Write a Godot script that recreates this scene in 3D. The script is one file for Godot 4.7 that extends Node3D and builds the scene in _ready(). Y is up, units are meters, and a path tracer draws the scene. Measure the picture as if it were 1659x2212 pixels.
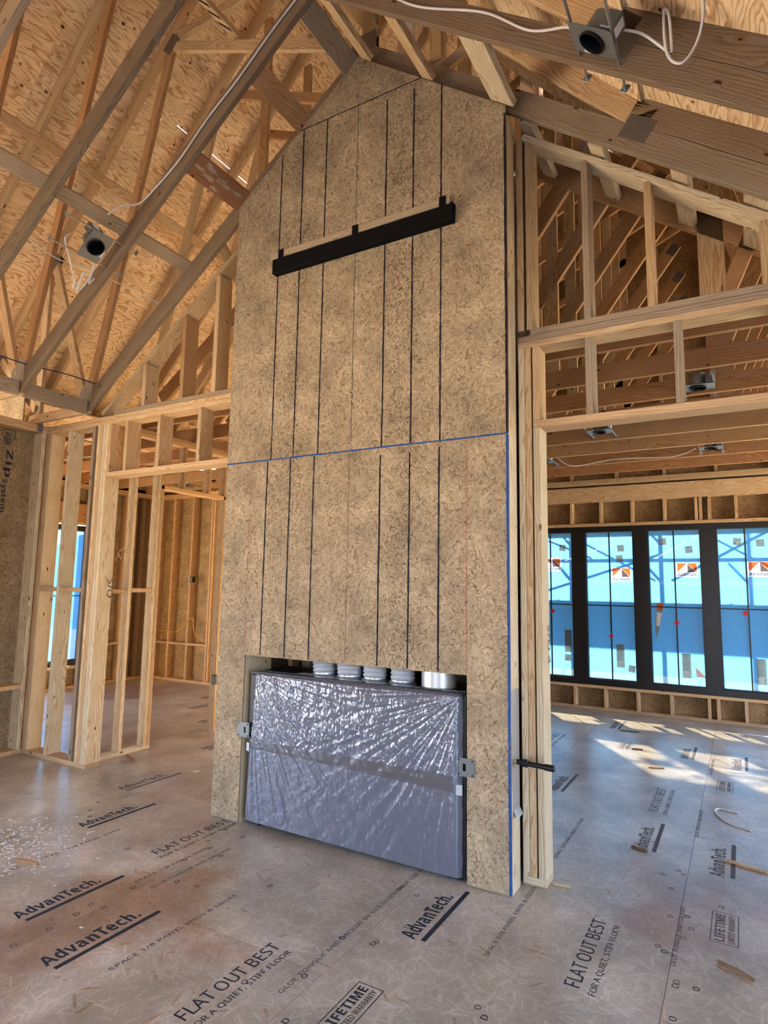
extends Node3D

const XC := 1.061          # ridge line of the vault
const W := 2.122           # width of the fireplace chase
const ZG := -0.19          # front of the gable wall
var rng := RandomNumberGenerator.new()
var M := {}
var used := {}

const FRESH := Color(0.58, 0.42, 0.245)
const TAN := Color(0.48, 0.345, 0.205)
const GREY := Color(0.30, 0.24, 0.175)
const RED := Color(0.40, 0.24, 0.12)
const PALE := Color(0.57, 0.485, 0.335)
const DARK := Color(0.20, 0.135, 0.085)

# ---------------------------------------------------------------- textures
func img_bytes(w: int, h: int, sd: int, freq: float, oct := 3) -> PackedByteArray:
	var n := FastNoiseLite.new()
	n.seed = sd
	n.noise_type = FastNoiseLite.TYPE_SIMPLEX_SMOOTH
	n.frequency = freq
	n.fractal_octaves = oct
	var im := n.get_seamless_image(w, h, false, false, 0.15, true)
	im.convert(Image.FORMAT_L8)
	return im.get_data()

func streak_bytes(w: int, h: int, small_w: int, sd: int, freq: float) -> PackedByteArray:
	var n := FastNoiseLite.new()
	n.seed = sd
	n.frequency = freq
	n.fractal_octaves = 3
	var im := n.get_seamless_image(small_w, h, false, false, 0.15, true)
	im.convert(Image.FORMAT_L8)
	im.resize(w, h, Image.INTERPOLATE_BILINEAR)
	return im.get_data()

func to_tex(w: int, h: int, px: PackedByteArray) -> ImageTexture:
	return ImageTexture.create_from_image(Image.create_from_data(w, h, false, Image.FORMAT_RGB8, px))

# boards: grain runs along u. rings = number of growth rings over the height, knots = how many knots
func tex_grain(w: int, h: int, sd: int, rings: int, amp: float, knots: int, krad: float, aspect: float, dark: Color, sharp: float) -> ImageTexture:
	var r := RandomNumberGenerator.new()
	r.seed = sd
	var warp := streak_bytes(w, h, w / 5, sd + 1, 12.0 / w)
	var warp2 := streak_bytes(w, h, w / 4, sd + 2, 36.0 / w)
	var fine := streak_bytes(w, h, maxi(16, w / 24), sd + 3, 0.22)
	var blot := img_bytes(w, h, sd + 4, 7.0 / w, 3)
	var bump := PackedFloat32Array()
	bump.resize(w * h)
	var kd := PackedFloat32Array()
	kd.resize(w * h)
	for k in knots:
		var cx := r.randi() % w
		var cy := r.randi() % h
		var rr := krad * r.randf_range(0.55, 1.3)
		var ext := int(rr * 5.0)
		for j in range(-ext, ext + 1):
			for i in range(-int(ext * 2), int(ext * 2) + 1):
				var d := sqrt(float(i * i) / (aspect * aspect) + float(j * j)) / rr
				if d > 4.5:
					continue
				var at: int = posmod(cy + j, h) * w + posmod(cx + i, w)
				bump[at] += 1.6 * exp(-d * d * 0.42)
				if d < 1.0:
					kd[at] = maxf(kd[at], 1.0 - d * d * 0.6)
	var out := PackedByteArray()
	out.resize(w * h * 3)
	for y in h:
		var v := float(y) / h
		for x in w:
			var at := y * w + x
			var hh := v * rings + amp * (warp[at] / 255.0) + amp * 0.22 * (warp2[at] / 255.0) + bump[at]
			var f := hh - floorf(hh)
			var late := pow(f, sharp)
			if f > 0.93:
				late *= (1.0 - f) / 0.07
			var t := late * 0.72 + (fine[at] / 255.0 - 0.5) * 0.34 + (blot[at] / 255.0 - 0.5) * 0.24
			t = clampf(t + kd[at] * 1.3, 0.0, 1.3)
			var a := minf(t, 1.0)
			var b := 1.0 - maxf(0.0, t - 0.85) * 1.1
			out[at * 3] = int(255.0 * lerpf(0.99, dark.r, a) * b)
			out[at * 3 + 1] = int(255.0 * lerpf(0.98, dark.g, a) * b)
			out[at * 3 + 2] = int(255.0 * lerpf(0.95, dark.b, a) * b)
	return to_tex(w, h, out)

# strand board: overlapping wood flakes
func tex_flakes(n: int, px_m: float, sd: int, count: int, base: Color, spread: float, slivers: int, edge: float, lmin: float, lmax: float, wmax: float, sl_dark: float) -> ImageTexture:
	var r := RandomNumberGenerator.new()
	r.seed = sd
	var R := PackedByteArray()
	R.resize(n * n * 3)
	var blot := img_bytes(n, n, sd + 9, 4.0 / n, 3)
	for i in n * n:
		R[i * 3] = int(base.r * 235)
		R[i * 3 + 1] = int(base.g * 231)
		R[i * 3 + 2] = int(base.b * 225)
	for k in count + slivers:
		var sl := k >= count
		var L := r.randf_range(lmin, lmax) * px_m
		var Wd := r.randf_range(0.003, wmax) * px_m
		var dk := r.randf_range(-spread, spread)
		var col := Color(base.r * (1.0 + dk), base.g * (1.0 + dk * 1.05), base.b * (1.0 + dk * 1.15))
		if r.randf() < 0.02:
			col = Color(base.r * 0.84, base.g * 0.72, base.b * 0.60)
		if sl:
			L = r.randf_range(0.008, 0.035) * px_m
			Wd = r.randf_range(0.0012, 0.0032) * px_m
			col = Color(base.r * sl_dark, base.g * (sl_dark - 0.05), base.b * (sl_dark - 0.11))
			if r.randf() < 0.45:
				col = Color(base.r, base.g, base.b) * (1.0 + (1.0 - sl_dark) * 0.4)
		var ang := r.randf() * PI
		var cx := r.randf() * n
		var cy := r.randf() * n
		var ca := cos(ang)
		var sa := sin(ang)
		var ex := int(absf(ca) * L * 0.5 + absf(sa) * Wd * 0.5) + 1
		var ey := int(absf(sa) * L * 0.5 + absf(ca) * Wd * 0.5) + 1
		var taper := r.randf_range(0.0, 0.6)
		var hw := maxf(0.6, Wd * 0.5)
		for j in range(-ey, ey + 1):
			for i in range(-ex, ex + 1):
				var u := (i * ca + j * sa) / (L * 0.5)
				if u < -1.0 or u > 1.0:
					continue
				var v := absf(-i * sa + j * ca) / (hw * (1.0 - taper * absf(u)))
				if v > 1.0:
					continue
				var e := 1.0
				if not sl and v > 0.8:
					e = edge
				var at: int = (posmod(int(cy) + j, n) * n + posmod(int(cx) + i, n)) * 3
				R[at] = clampi(int(255.0 * col.r * e), 0, 255)
				R[at + 1] = clampi(int(255.0 * col.g * e), 0, 255)
				R[at + 2] = clampi(int(255.0 * col.b * e), 0, 255)
	for i in n * n:
		var m := 0.88 + 0.24 * blot[i] / 255.0
		for c in 3:
			R[i * 3 + c] = clampi(int(R[i * 3 + c] * m), 0, 255)
	return to_tex(n, n, R)

# mildew specks on the sheathing of the chase, in clusters between the marker lines (white = clean)
func tex_specks(w: int, h: int, sd: int) -> ImageTexture:
	var r := RandomNumberGenerator.new()
	r.seed = sd
	var px := PackedByteArray()
	px.resize(w * h * 3)
	px.fill(255)
	for c in 330:
		var band := [[0.19, 0.05], [0.28, 0.03], [0.66, 0.04], [0.72, 0.05], [0.68, 0.025], [0.5, 0.3]]
		var b: Array = band[r.randi() % 6]
		var cx: float = (b[0] + r.randfn(0.0, b[1])) * w
		var cy := r.randf() * h
		for k in r.randi_range(6, 34):
			var x := int(cx + r.randfn(0.0, 0.017) * w)
			var y := int(cy + r.randfn(0.0, 0.018) * h)
			var l := r.randi_range(0, 3)
			for j in range(-1, l):
				if x < 0 or x >= w or y + j < 0 or y + j >= h:
					continue
				var at := ((y + j) * w + x) * 3
				var d := r.randi_range(40, 150)
				px[at] = d
				px[at + 1] = d
				px[at + 2] = d + 4
	return to_tex(w, h, px)

# damp and dust stains of the subfloor seen over the whole floor (multiplied)
func tex_stains(n: int, sd: int) -> ImageTexture:
	var a := img_bytes(n, n, sd, 5.0 / n, 5)
	var b := img_bytes(n, n, sd + 5, 9.0 / n, 5)
	var c := img_bytes(n, n, sd + 6, 60.0 / n, 3)
	var px := PackedByteArray()
	px.resize(n * n * 3)
	for i in n * n:
		var damp := smoothstep(0.56, 0.72, a[i] / 255.0)
		var dust := smoothstep(0.5, 0.75, b[i] / 255.0)
		var g := 0.9 + 0.1 * c[i] / 255.0
		px[i * 3] = int(255.0 * clampf((0.90 - 0.10 * damp + 0.08 * dust) * g, 0.0, 1.0))
		px[i * 3 + 1] = int(255.0 * clampf((0.89 - 0.20 * damp + 0.09 * dust) * g, 0.0, 1.0))
		px[i * 3 + 2] = int(255.0 * clampf((0.88 - 0.25 * damp + 0.11 * dust) * g, 0.0, 1.0))
	return to_tex(n, n, px)

# ---------------------------------------------------------------- materials
func mat(called: String, col: Color, rough := 0.7, metal := 0.0, spec := 0.5) -> StandardMaterial3D:
	var m := StandardMaterial3D.new()
	m.resource_name = called
	m.albedo_color = col
	m.roughness = rough
	m.metallic = metal
	m.metallic_specular = spec
	M[called] = m
	return m

func make_materials() -> void:
	for k in 2:
		var m := mat("lumber%d" % k, Color.WHITE, 0.75, 0.0, 0.35)
		m.albedo_texture = tex_grain(1024, 256, 40 + k * 17, 34 if k == 0 else 24, 2.4 if k == 0 else 4.5, 6, 4.0, 1.7, Color(0.76, 0.62, 0.47), 2.0)
		m.vertex_color_use_as_albedo = true
	var p := mat("plywood", Color.WHITE, 0.8, 0.0, 0.3)
	p.albedo_texture = tex_grain(1024, 512, 91, 17, 5.0, 13, 4.5, 1.3, Color(0.60, 0.42, 0.27), 2.8)
	p.vertex_color_use_as_albedo = true
	var o := mat("osb", Color.WHITE, 0.8, 0.0, 0.3)
	o.albedo_texture = tex_flakes(1024, 640.0, 7, 8500, Color(0.715, 0.65, 0.54), 0.10, 6000, 0.92, 0.02, 0.10, 0.015, 0.52)
	o.vertex_color_use_as_albedo = true
	var oc := mat("osb_chase", Color.WHITE, 0.8, 0.0, 0.3)
	oc.albedo_texture = o.albedo_texture
	oc.vertex_color_use_as_albedo = true
	oc.detail_enabled = true
	oc.detail_blend_mode = BaseMaterial3D.BLEND_MODE_MUL
	oc.detail_uv_layer = BaseMaterial3D.DETAIL_UV_2
	oc.detail_albedo = tex_specks(700, 1700, 33)
	var f := mat("subfloor", Color.WHITE, 0.30, 0.0, 0.6)
	f.albedo_texture = tex_flakes(1024, 512.0, 19, 5200, Color(0.735, 0.71, 0.645), 0.05, 1800, 0.985, 0.02, 0.09, 0.016, 0.82)
	f.detail_enabled = true
	f.detail_blend_mode = BaseMaterial3D.BLEND_MODE_MUL
	f.detail_uv_layer = BaseMaterial3D.DETAIL_UV_2
	f.detail_albedo = tex_stains(768, 3)
	mat("ink", Color(0.13, 0.15, 0.18), 0.75, 0.0, 0.3)
	mat("ink_faded", Color(0.30, 0.29, 0.29), 0.75, 0.0, 0.3)
	mat("marker", Color(0.10, 0.08, 0.10), 0.7, 0.0, 0.3)
	mat("pencil", Color(0.36, 0.25, 0.18), 0.8, 0.0, 0.3)
	mat("red_pencil", Color(0.52, 0.22, 0.16), 0.8, 0.0, 0.3)
	mat("blue_chalk", Color(0.13, 0.27, 0.47), 0.8, 0.0, 0.3)
	mat("black_metal", Color(0.028, 0.028, 0.032), 0.5, 0.0, 0.5)
	mat("steel_black", Color(0.012, 0.012, 0.014), 0.75, 0.0, 0.25)
	mat("black_frame", Color(0.05, 0.052, 0.058), 0.4, 0.0, 0.5)
	mat("galvanized", Color(0.68, 0.69, 0.69), 0.42, 0.85)
	mat("housing", Color(0.50, 0.50, 0.49), 0.5, 0.7)
	mat("foil", Color(0.82, 0.84, 0.86), 0.28, 0.55)
	mat("grey_metal", Color(0.42, 0.43, 0.43), 0.5, 0.6)
	mat("plate_metal", Color(0.40, 0.37, 0.34), 0.55, 0.5)
	mat("black_iron", Color(0.11, 0.115, 0.125), 0.4, 0.6)
	mat("cable_white", Color(0.80, 0.78, 0.75), 0.5)
	mat("cable_yellow", Color(0.80, 0.62, 0.18), 0.5)
	mat("cable_blue", Color(0.10, 0.13, 0.28), 0.5)
	mat("black_plastic", Color(0.03, 0.03, 0.033), 0.5)
	mat("paper", Color(0.80, 0.80, 0.78), 0.8)
	mat("stain", Color(0.62, 0.54, 0.46), 0.8)
	mat("sticker_grey", Color(0.36, 0.40, 0.38), 0.7)
	mat("sticker_white", Color(0.86, 0.87, 0.86), 0.7)
	mat("sticker_orange", Color(0.86, 0.36, 0.14), 0.7)
	mat("sticker_brown", Color(0.34, 0.25, 0.22), 0.7)
	mat("red_plastic", Color(0.80, 0.13, 0.16), 0.5)
	for q in [["sticker_grey", Color(0.36, 0.39, 0.38)], ["sticker_white", Color(0.98, 0.98, 0.97)], ["sticker_orange", Color(1.0, 0.55, 0.25)], ["sticker_brown", Color(0.55, 0.42, 0.38)], ["red_plastic", Color(0.9, 0.2, 0.22)]]:
		M[q[0]].backlight_enabled = true
		M[q[0]].backlight = q[1]
		M[q[0]].cull_mode = BaseMaterial3D.CULL_DISABLED
	mat("dirt", Color(0.62, 0.60, 0.57), 0.95, 0.0, 0.2)
	mat("added_grass", Color(0.26, 0.30, 0.17), 0.95, 0.0, 0.2)
	mat("scaffold", Color(0.32, 0.33, 0.35), 0.5, 0.5)
	var c := mat("plastic_film", Color(0.335, 0.345, 0.385), 0.24, 0.0, 0.65)
	c.clearcoat_enabled = true
	c.clearcoat = 0.6
	c.clearcoat_roughness = 0.12
	mat("packing_tape", Color(0.32, 0.315, 0.325), 0.2, 0.0, 0.6)
	var w := mat("window_film", Color(0.12, 0.42, 0.62, 0.935), 0.42, 0.0, 0.5)
	w.transparency = BaseMaterial3D.TRANSPARENCY_ALPHA
	w.backlight_enabled = true
	w.backlight = Color(0.15, 0.31, 0.47)
	w.cull_mode = BaseMaterial3D.CULL_DISABLED
	var g := mat("glass", Color(0.9, 0.95, 0.97, 0.08), 0.02, 0.0, 0.5)
	g.transparency = BaseMaterial3D.TRANSPARENCY_ALPHA

# ---------------------------------------------------------------- nodes
func numbered(n: String) -> String:
	var k: int = used.get(n, 0)
	used[n] = k + 1
	return n if k == 0 else "%s_%03d" % [n, k]

func thing(called: String, label: String, category: String, at := Vector3.ZERO, group := "", kind := "") -> Node3D:
	var o := Node3D.new()
	o.name = numbered(called)
	add_child(o)
	o.position = at
	tag(o, label, category, group, kind)
	return o

func tag(o: Node, label: String, category: String, group := "", kind := "") -> void:
	o.set_meta("label", label)
	o.set_meta("category", category)
	if group != "":
		o.set_meta("group", group)
	if kind != "":
		o.set_meta("kind", kind)

func put(parent: Node, called: String, mesh: Mesh, material: Material, xf := Transform3D.IDENTITY) -> MeshInstance3D:
	var o := MeshInstance3D.new()
	o.name = called
	o.mesh = mesh
	o.material_override = material
	o.transform = xf
	parent.add_child(o, true)
	return o

func base_of(parent: Node) -> Vector3:
	var p := Vector3.ZERO
	var n: Node = parent
	while n != self and n is Node3D:
		p += (n as Node3D).position
		n = n.get_parent()
	return p

# ---------------------------------------------------------------- meshes
# chamfered bar along x, h high (y) and t thick (z); uv in metres over the texture tile
func bar_mesh(L: float, h: float, t: float, tint: Color, tile: Vector2, off: Vector2, cut := 0.0022) -> ArrayMesh:
	var c := minf(cut, minf(h, t) * 0.25)
	var y := h * 0.5
	var z := t * 0.5
	var ring := [Vector2(-y + c, z), Vector2(y - c, z), Vector2(y, z - c), Vector2(y, -z + c), Vector2(y - c, -z), Vector2(-y + c, -z), Vector2(-y, -z + c), Vector2(-y, z - c)]
	var V := PackedVector3Array()
	var N := PackedVector3Array()
	var U := PackedVector2Array()
	var C := PackedColorArray()
	var I := PackedInt32Array()
	var run := 0.0
	for k in 8:
		var a: Vector2 = ring[k]
		var b: Vector2 = ring[(k + 1) % 8]
		var d := b - a
		var nn := Vector3(0, -d.y, d.x).normalized() * -1.0
		if nn.dot(Vector3(0, a.x + b.x, a.y + b.y)) < 0.0:
			nn = -nn
		var s := V.size()
		for q in [[-0.5, a, run], [0.5, a, run], [0.5, b, run + d.length()], [-0.5, b, run + d.length()]]:
			V.append(Vector3(q[0] * L, q[1].x, q[1].y))
			N.append(nn)
			U.append(Vector2(q[0] * L / tile.x + off.x, q[2] / tile.y + off.y))
			C.append(tint)
		if (V[s + 1] - V[s]).cross(V[s + 2] - V[s]).dot(nn) > 0.0:
			I.append_array([s, s + 2, s + 1, s, s + 3, s + 2])
		else:
			I.append_array([s, s + 1, s + 2, s, s + 2, s + 3])
		run += d.length()
	for e in [-1.0, 1.0]:
		var s := V.size()
		for q in ring:
			V.append(Vector3(e * L * 0.5, q.x, q.y))
			N.append(Vector3(e, 0, 0))
			U.append(Vector2(q.x * 0.25 / tile.x + off.x + 0.3, q.y / tile.y + off.y))
			C.append(Color(tint.r * 0.82, tint.g * 0.80, tint.b * 0.78))
		for k in range(1, 7):
			if e > 0:
				I.append_array([s, s + k, s + k + 1])
			else:
				I.append_array([s, s + k + 1, s + k])
	# make sure every face runs clockwise seen from outside
	for f in range(0, I.size(), 3):
		var nn := N[I[f]]
		if (V[I[f + 1]] - V[I[f]]).cross(V[I[f + 2]] - V[I[f]]).dot(nn) > 0.0:
			var q := I[f + 1]
			I[f + 1] = I[f + 2]
			I[f + 2] = q
	return arrays(V, N, U, C, I)

func arrays(V: PackedVector3Array, N: PackedVector3Array, U: PackedVector2Array, C: PackedColorArray, I: PackedInt32Array, U2 := PackedVector2Array()) -> ArrayMesh:
	var a := []
	a.resize(Mesh.ARRAY_MAX)
	a[Mesh.ARRAY_VERTEX] = V
	a[Mesh.ARRAY_NORMAL] = N
	if U.size():
		a[Mesh.ARRAY_TEX_UV] = U
	if U2.size():
		a[Mesh.ARRAY_TEX_UV2] = U2
	if C.size():
		a[Mesh.ARRAY_COLOR] = C
	a[Mesh.ARRAY_INDEX] = I
	var m := ArrayMesh.new()
	m.add_surface_from_arrays(Mesh.PRIMITIVE_TRIANGLES, a)
	return m

func vary(c: Color, by := 0.10) -> Color:
	var k := rng.randf_range(1.0 - by, 1.0 + by)
	var w := rng.randf_range(-0.04, 0.04)
	return Color(c.r * k * (1.0 + w), c.g * k, c.b * k * (1.0 - w))

# a piece of lumber from a to b: h is its width along «up», t its thickness
func board(parent: Node, called: String, a: Vector3, b: Vector3, h: float, t: float, up: Vector3, tint: Color, material := "") -> MeshInstance3D:
	var d := b - a
	var x := d.normalized()
	var z := x.cross(up).normalized()
	var y := z.cross(x)
	var tile := Vector2(2.4, 0.5)
	var m := bar_mesh(d.length(), h, t, vary(tint), tile, Vector2(rng.randf(), rng.randf()))
	var k := material if material != "" else "lumber%d" % (rng.randi() % 2)
	return put(parent, called, m, M[k], Transform3D(Basis(x, y, z), (a + b) * 0.5 - base_of(parent)))

# upright stud: front-left-bottom corner style helper; x and z are its middle, wx and wz its sizes
func stud(parent: Node, called: String, x: float, z: float, wx: float, wz: float, y0: float, y1: float, tint := FRESH) -> MeshInstance3D:
	return board(parent, called, Vector3(x, y0, z), Vector3(x, y1, z), wx, wz, Vector3.RIGHT, tint)

# plate along x or along z
func plate_x(parent: Node, called: String, x0: float, x1: float, y: float, z: float, h: float, wz: float, tint := FRESH) -> MeshInstance3D:
	return board(parent, called, Vector3(x0, y, z), Vector3(x1, y, z), h, wz, Vector3.UP, tint)

func plate_z(parent: Node, called: String, z0: float, z1: float, x: float, y: float, h: float, wx: float, tint := FRESH) -> MeshInstance3D:
	return board(parent, called, Vector3(x, y, z0), Vector3(x, y, z1), h, wx, Vector3.UP, tint)

func box(parent: Node, called: String, c: Vector3, s: Vector3, material: String, cut := 0.002, turn := Basis.IDENTITY) -> MeshInstance3D:
	return put(parent, called, bar_mesh(s.x, s.y, s.z, Color.WHITE, Vector2(1, 1), Vector2.ZERO, cut), M[material], Transform3D(turn, c - base_of(parent)))

# flat panel: polygon in (s, t) on the plane o + s*ax + t*ay, thick towards -n
func panel(parent: Node, called: String, pts: PackedVector2Array, o: Vector3, ax: Vector3, ay: Vector3, thick: float, material: String, tint := Color.WHITE, tile := Vector2(1.6, 1.6), off := Vector2.ZERO, uv2_tile := Vector2.ZERO, uv2_off := Vector2.ZERO) -> MeshInstance3D:
	var n := ax.cross(ay).normalized()
	var tri := Geometry2D.triangulate_polygon(pts)
	var V := PackedVector3Array()
	var N := PackedVector3Array()
	var U := PackedVector2Array()
	var U2 := PackedVector2Array()
	var C := PackedColorArray()
	var I := PackedInt32Array()
	var local := o - base_of(parent)
	for side in [1.0, -1.0]:
		var s := V.size()
		for q in pts:
			V.append(local + ax * q.x + ay * q.y - (n * thick if side < 0 else Vector3.ZERO))
			N.append(n * side)
			U.append(Vector2(q.x / tile.x, q.y / tile.y) + off)
			U2.append(Vector2(q.x / uv2_tile.x, q.y / uv2_tile.y) + uv2_off if uv2_tile.x > 0 else Vector2.ZERO)
			C.append(tint)
		for k in tri:
			I.append(s + k)
	for k in pts.size():
		var a := pts[k]
		var b := pts[(k + 1) % pts.size()]
		var s := V.size()
		var p0 := local + ax * a.x + ay * a.y
		var p1 := local + ax * b.x + ay * b.y
		var d := (p1 - p0).normalized()
		var nn := d.cross(n)
		if not Geometry2D.is_point_in_polygon((a + b) * 0.5 - Vector2(nn.dot(ax), nn.dot(ay)) * 0.0005, pts):
			nn = -nn
		for q in [p0, p1, p1 - n * thick, p0 - n * thick]:
			V.append(q)
			N.append(nn)
			U.append(Vector2((a.x + b.x) / tile.x, (a.y + b.y) / tile.y) + off + Vector2(0, 0.01 * (V.size() % 4)))
			U2.append(U2[k])
			C.append(Color(tint.r * 0.8, tint.g * 0.76, tint.b * 0.7))
		I.append_array([s, s + 1, s + 2, s, s + 2, s + 3])
	for f in range(0, I.size(), 3):
		if (V[I[f + 1]] - V[I[f]]).cross(V[I[f + 2]] - V[I[f]]).dot(N[I[f]]) > 0.0:
			var q := I[f + 1]
			I[f + 1] = I[f + 2]
			I[f + 2] = q
	return put(parent, called, arrays(V, N, U, C, I, U2 if uv2_tile.x > 0 else PackedVector2Array()), M[material])

func rect(x0: float, y0: float, x1: float, y1: float) -> PackedVector2Array:
	return PackedVector2Array([Vector2(x0, y0), Vector2(x1, y0), Vector2(x1, y1), Vector2(x0, y1)])

# tube along a path
func tube_mesh(path: PackedVector3Array, r: float, sides := 8) -> ArrayMesh:
	var st := SurfaceTool.new()
	st.begin(Mesh.PRIMITIVE_TRIANGLES)
	var rings := []
	var ref := Vector3.UP
	for i in path.size():
		var d := (path[mini(i + 1, path.size() - 1)] - path[maxi(i - 1, 0)]).normalized()
		if absf(d.dot(ref)) > 0.95:
			ref = Vector3.RIGHT if absf(d.x) < 0.9 else Vector3.FORWARD
		var a := d.cross(ref).normalized()
		var b := d.cross(a)
		var ring := []
		for k in sides:
			var t := TAU * k / sides
			ring.append(a * cos(t) + b * sin(t))
		rings.append(ring)
	for i in path.size() - 1:
		for k in sides:
			var k2 := (k + 1) % sides
			var q := [[i, k], [i, k2], [i + 1, k2], [i + 1, k]]
			for t in [[0, 1, 2], [0, 2, 3]]:
				var vs := []
				for e in t:
					var w: Array = q[e]
					vs.append([path[w[0]] + rings[w[0]][w[1]] * r, rings[w[0]][w[1]]])
				var nn: Vector3 = (vs[1][0] - vs[0][0]).cross(vs[2][0] - vs[0][0])
				if nn.dot(vs[0][1]) > 0:
					vs.reverse()
				for v in vs:
					st.set_normal(v[1])
					st.add_vertex(v[0])
	for e in [0, path.size() - 1]:
		var out: Vector3 = (path[e] - path[1 if e == 0 else e - 1]).normalized()
		for k in range(1, sides - 1):
			var vs := [path[e] + rings[e][0] * r, path[e] + rings[e][k] * r, path[e] + rings[e][k + 1] * r]
			if (vs[1] - vs[0]).cross(vs[2] - vs[0]).dot(out) > 0:
				vs.reverse()
			for v in vs:
				st.set_normal(out)
				st.add_vertex(v)
	return st.commit()

func smooth(pts: Array, step := 8) -> PackedVector3Array:
	var out := PackedVector3Array()
	for i in pts.size() - 1:
		var p0: Vector3 = pts[maxi(i - 1, 0)]
		var p1: Vector3 = pts[i]
		var p2: Vector3 = pts[i + 1]
		var p3: Vector3 = pts[mini(i + 2, pts.size() - 1)]
		for k in step:
			out.append(p1.cubic_interpolate(p2, p0, p3, float(k) / step))
	out.append(pts[-1])
	return out

func tube(parent: Node, called: String, pts: Array, r: float, material: String, step := 8, sides := 8) -> MeshInstance3D:
	var b := base_of(parent)
	var path := smooth(pts, step)
	for i in path.size():
		path[i] -= b
	return put(parent, called, tube_mesh(path, r, sides), M[material])

# a turned shape: profile of (radius, height) about «axis» through «at»
func lathe(parent: Node, called: String, profile: Array, at: Vector3, axis: Vector3, material: String, sides := 28) -> MeshInstance3D:
	var st := SurfaceTool.new()
	st.begin(Mesh.PRIMITIVE_TRIANGLES)
	for i in profile.size() - 1:
		var p: Vector2 = profile[i]
		var q: Vector2 = profile[i + 1]
		var d := (q - p).normalized()
		var n2 := Vector2(d.y, -d.x)
		for k in sides:
			var a := TAU * k / sides
			var b := TAU * (k + 1) / sides
			var v := [Vector3(p.x * cos(a), p.y, p.x * sin(a)), Vector3(p.x * cos(b), p.y, p.x * sin(b)), Vector3(q.x * cos(b), q.y, q.x * sin(b)), Vector3(q.x * cos(a), q.y, q.x * sin(a))]
			var n := [Vector3(n2.x * cos(a), n2.y, n2.x * sin(a)), Vector3(n2.x * cos(b), n2.y, n2.x * sin(b))]
			var nn := [n[0], n[1], n[1], n[0]]
			for t in [[0, 1, 2], [0, 2, 3]]:
				var w: Array = t
				if (v[t[1]] - v[t[0]]).cross(v[t[2]] - v[t[0]]).dot(n[0] + n[1]) > 0:
					w = [t[0], t[2], t[1]]
				for e in w:
					st.set_normal(nn[e])
					st.add_vertex(v[e])
	var y := axis.normalized()
	var x := y.cross(Vector3.FORWARD if absf(y.z) < 0.9 else Vector3.RIGHT).normalized()
	return put(parent, called, st.commit(), M[material], Transform3D(Basis(x, y, x.cross(y)), at - base_of(parent)))

var texts := {}
func text_mesh(words: String, bold := true, serif := false) -> TextMesh:
	var key := words + str(bold) + str(serif)
	if not texts.has(key):
		var f := SystemFont.new()
		f.font_names = PackedStringArray(["Droid Serif" if serif else "Droid Sans"])
		f.font_weight = 700 if bold else 400
		var t := TextMesh.new()
		t.font = f
		t.text = words
		t.font_size = 32
		t.pixel_size = 0.01
		t.depth = 0.01
		t.curve_step = 4.0
		texts[key] = t
	return texts[key]

# print words: reading along «along» from corner «at» (lower left of the letters), letters «high» tall towards «up», «long» metres in all
func letter(parent: Node, called: String, words: String, at: Vector3, along: Vector3, up: Vector3, long: float, high: float, material := "ink", bold := true) -> MeshInstance3D:
	var t := text_mesh(words, bold)
	var bb := t.get_aabb()
	var sx := long / maxf(bb.size.x, 0.001)
	var sy := high / maxf(bb.size.y, 0.001)
	var n := along.cross(up)
	var B := Basis(along * sx, up * sy, n * 0.06)
	var o := at - B * Vector3(bb.position.x, bb.position.y, bb.position.z) + n * 0.0002
	return put(parent, called, t, M[material], frame_of(parent).affine_inverse() * Transform3D(B, o))

# where a node stands and how it is turned, in the scene
func frame_of(parent: Node) -> Transform3D:
	var x := Transform3D.IDENTITY
	var n: Node = parent
	while n != self and n is Node3D:
		x = (n as Node3D).transform * x
		n = n.get_parent()
	return x

# ================================================================ scene
func _ready() -> void:
	rng.seed = 20240611
	setup()
	make_materials()
	build_floor()
	build_ground()
	build_left_wall()
	build_gable_wall()
	build_chase()
	build_hall_wall()
	build_left_room()
	build_window_wall()
	build_shell()
	build_roof_deck()
	build_trusses()
	build_bracing()
	build_fireplace()
	build_mantel_bar()
	build_lights()
	build_cables()
	build_small_things()
	build_scaffold()

func setup() -> void:
	var cam := Camera3D.new()
	cam.name = "camera"
	add_child(cam)
	cam.fov = 79.38
	cam.near = 0.05
	cam.far = 200.0
	cam.transform = Transform3D(Basis.from_euler(Vector3(0.1209, 0.5243, 0.0165), EULER_ORDER_YXZ), Vector3(3.2173, 1.5701, 3.2657))
	cam.current = true
	var sky := ProceduralSkyMaterial.new()
	sky.sky_top_color = Color(0.42, 0.62, 0.92)
	sky.sky_horizon_color = Color(0.84, 0.90, 0.97)
	sky.sky_curve = 0.25
	sky.ground_bottom_color = Color(0.42, 0.38, 0.33)
	sky.ground_horizon_color = Color(0.70, 0.69, 0.66)
	sky.sky_energy_multiplier = 1.0
	var e := Environment.new()
	e.background_mode = Environment.BG_SKY
	e.sky = Sky.new()
	e.sky.sky_material = sky
	e.tonemap_mode = Environment.TONE_MAPPER_LINEAR
	e.tonemap_exposure = 15.5
	e.sdfgi_enabled = true
	e.ssao_enabled = true
	e.ssil_enabled = true
	var we := WorldEnvironment.new()
	we.name = "surroundings"
	we.environment = e
	add_child(we)
	var sun := DirectionalLight3D.new()
	sun.name = "sun"
	sun.light_color = Color(1.0, 0.93, 0.81)
	sun.light_energy = 4.2
	sun.light_angular_distance = 1.2
	sun.shadow_enabled = true
	add_child(sun)
	sun.look_at_from_position(Vector3.ZERO, Vector3(0.46, -0.56, 0.69), Vector3.UP)

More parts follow.
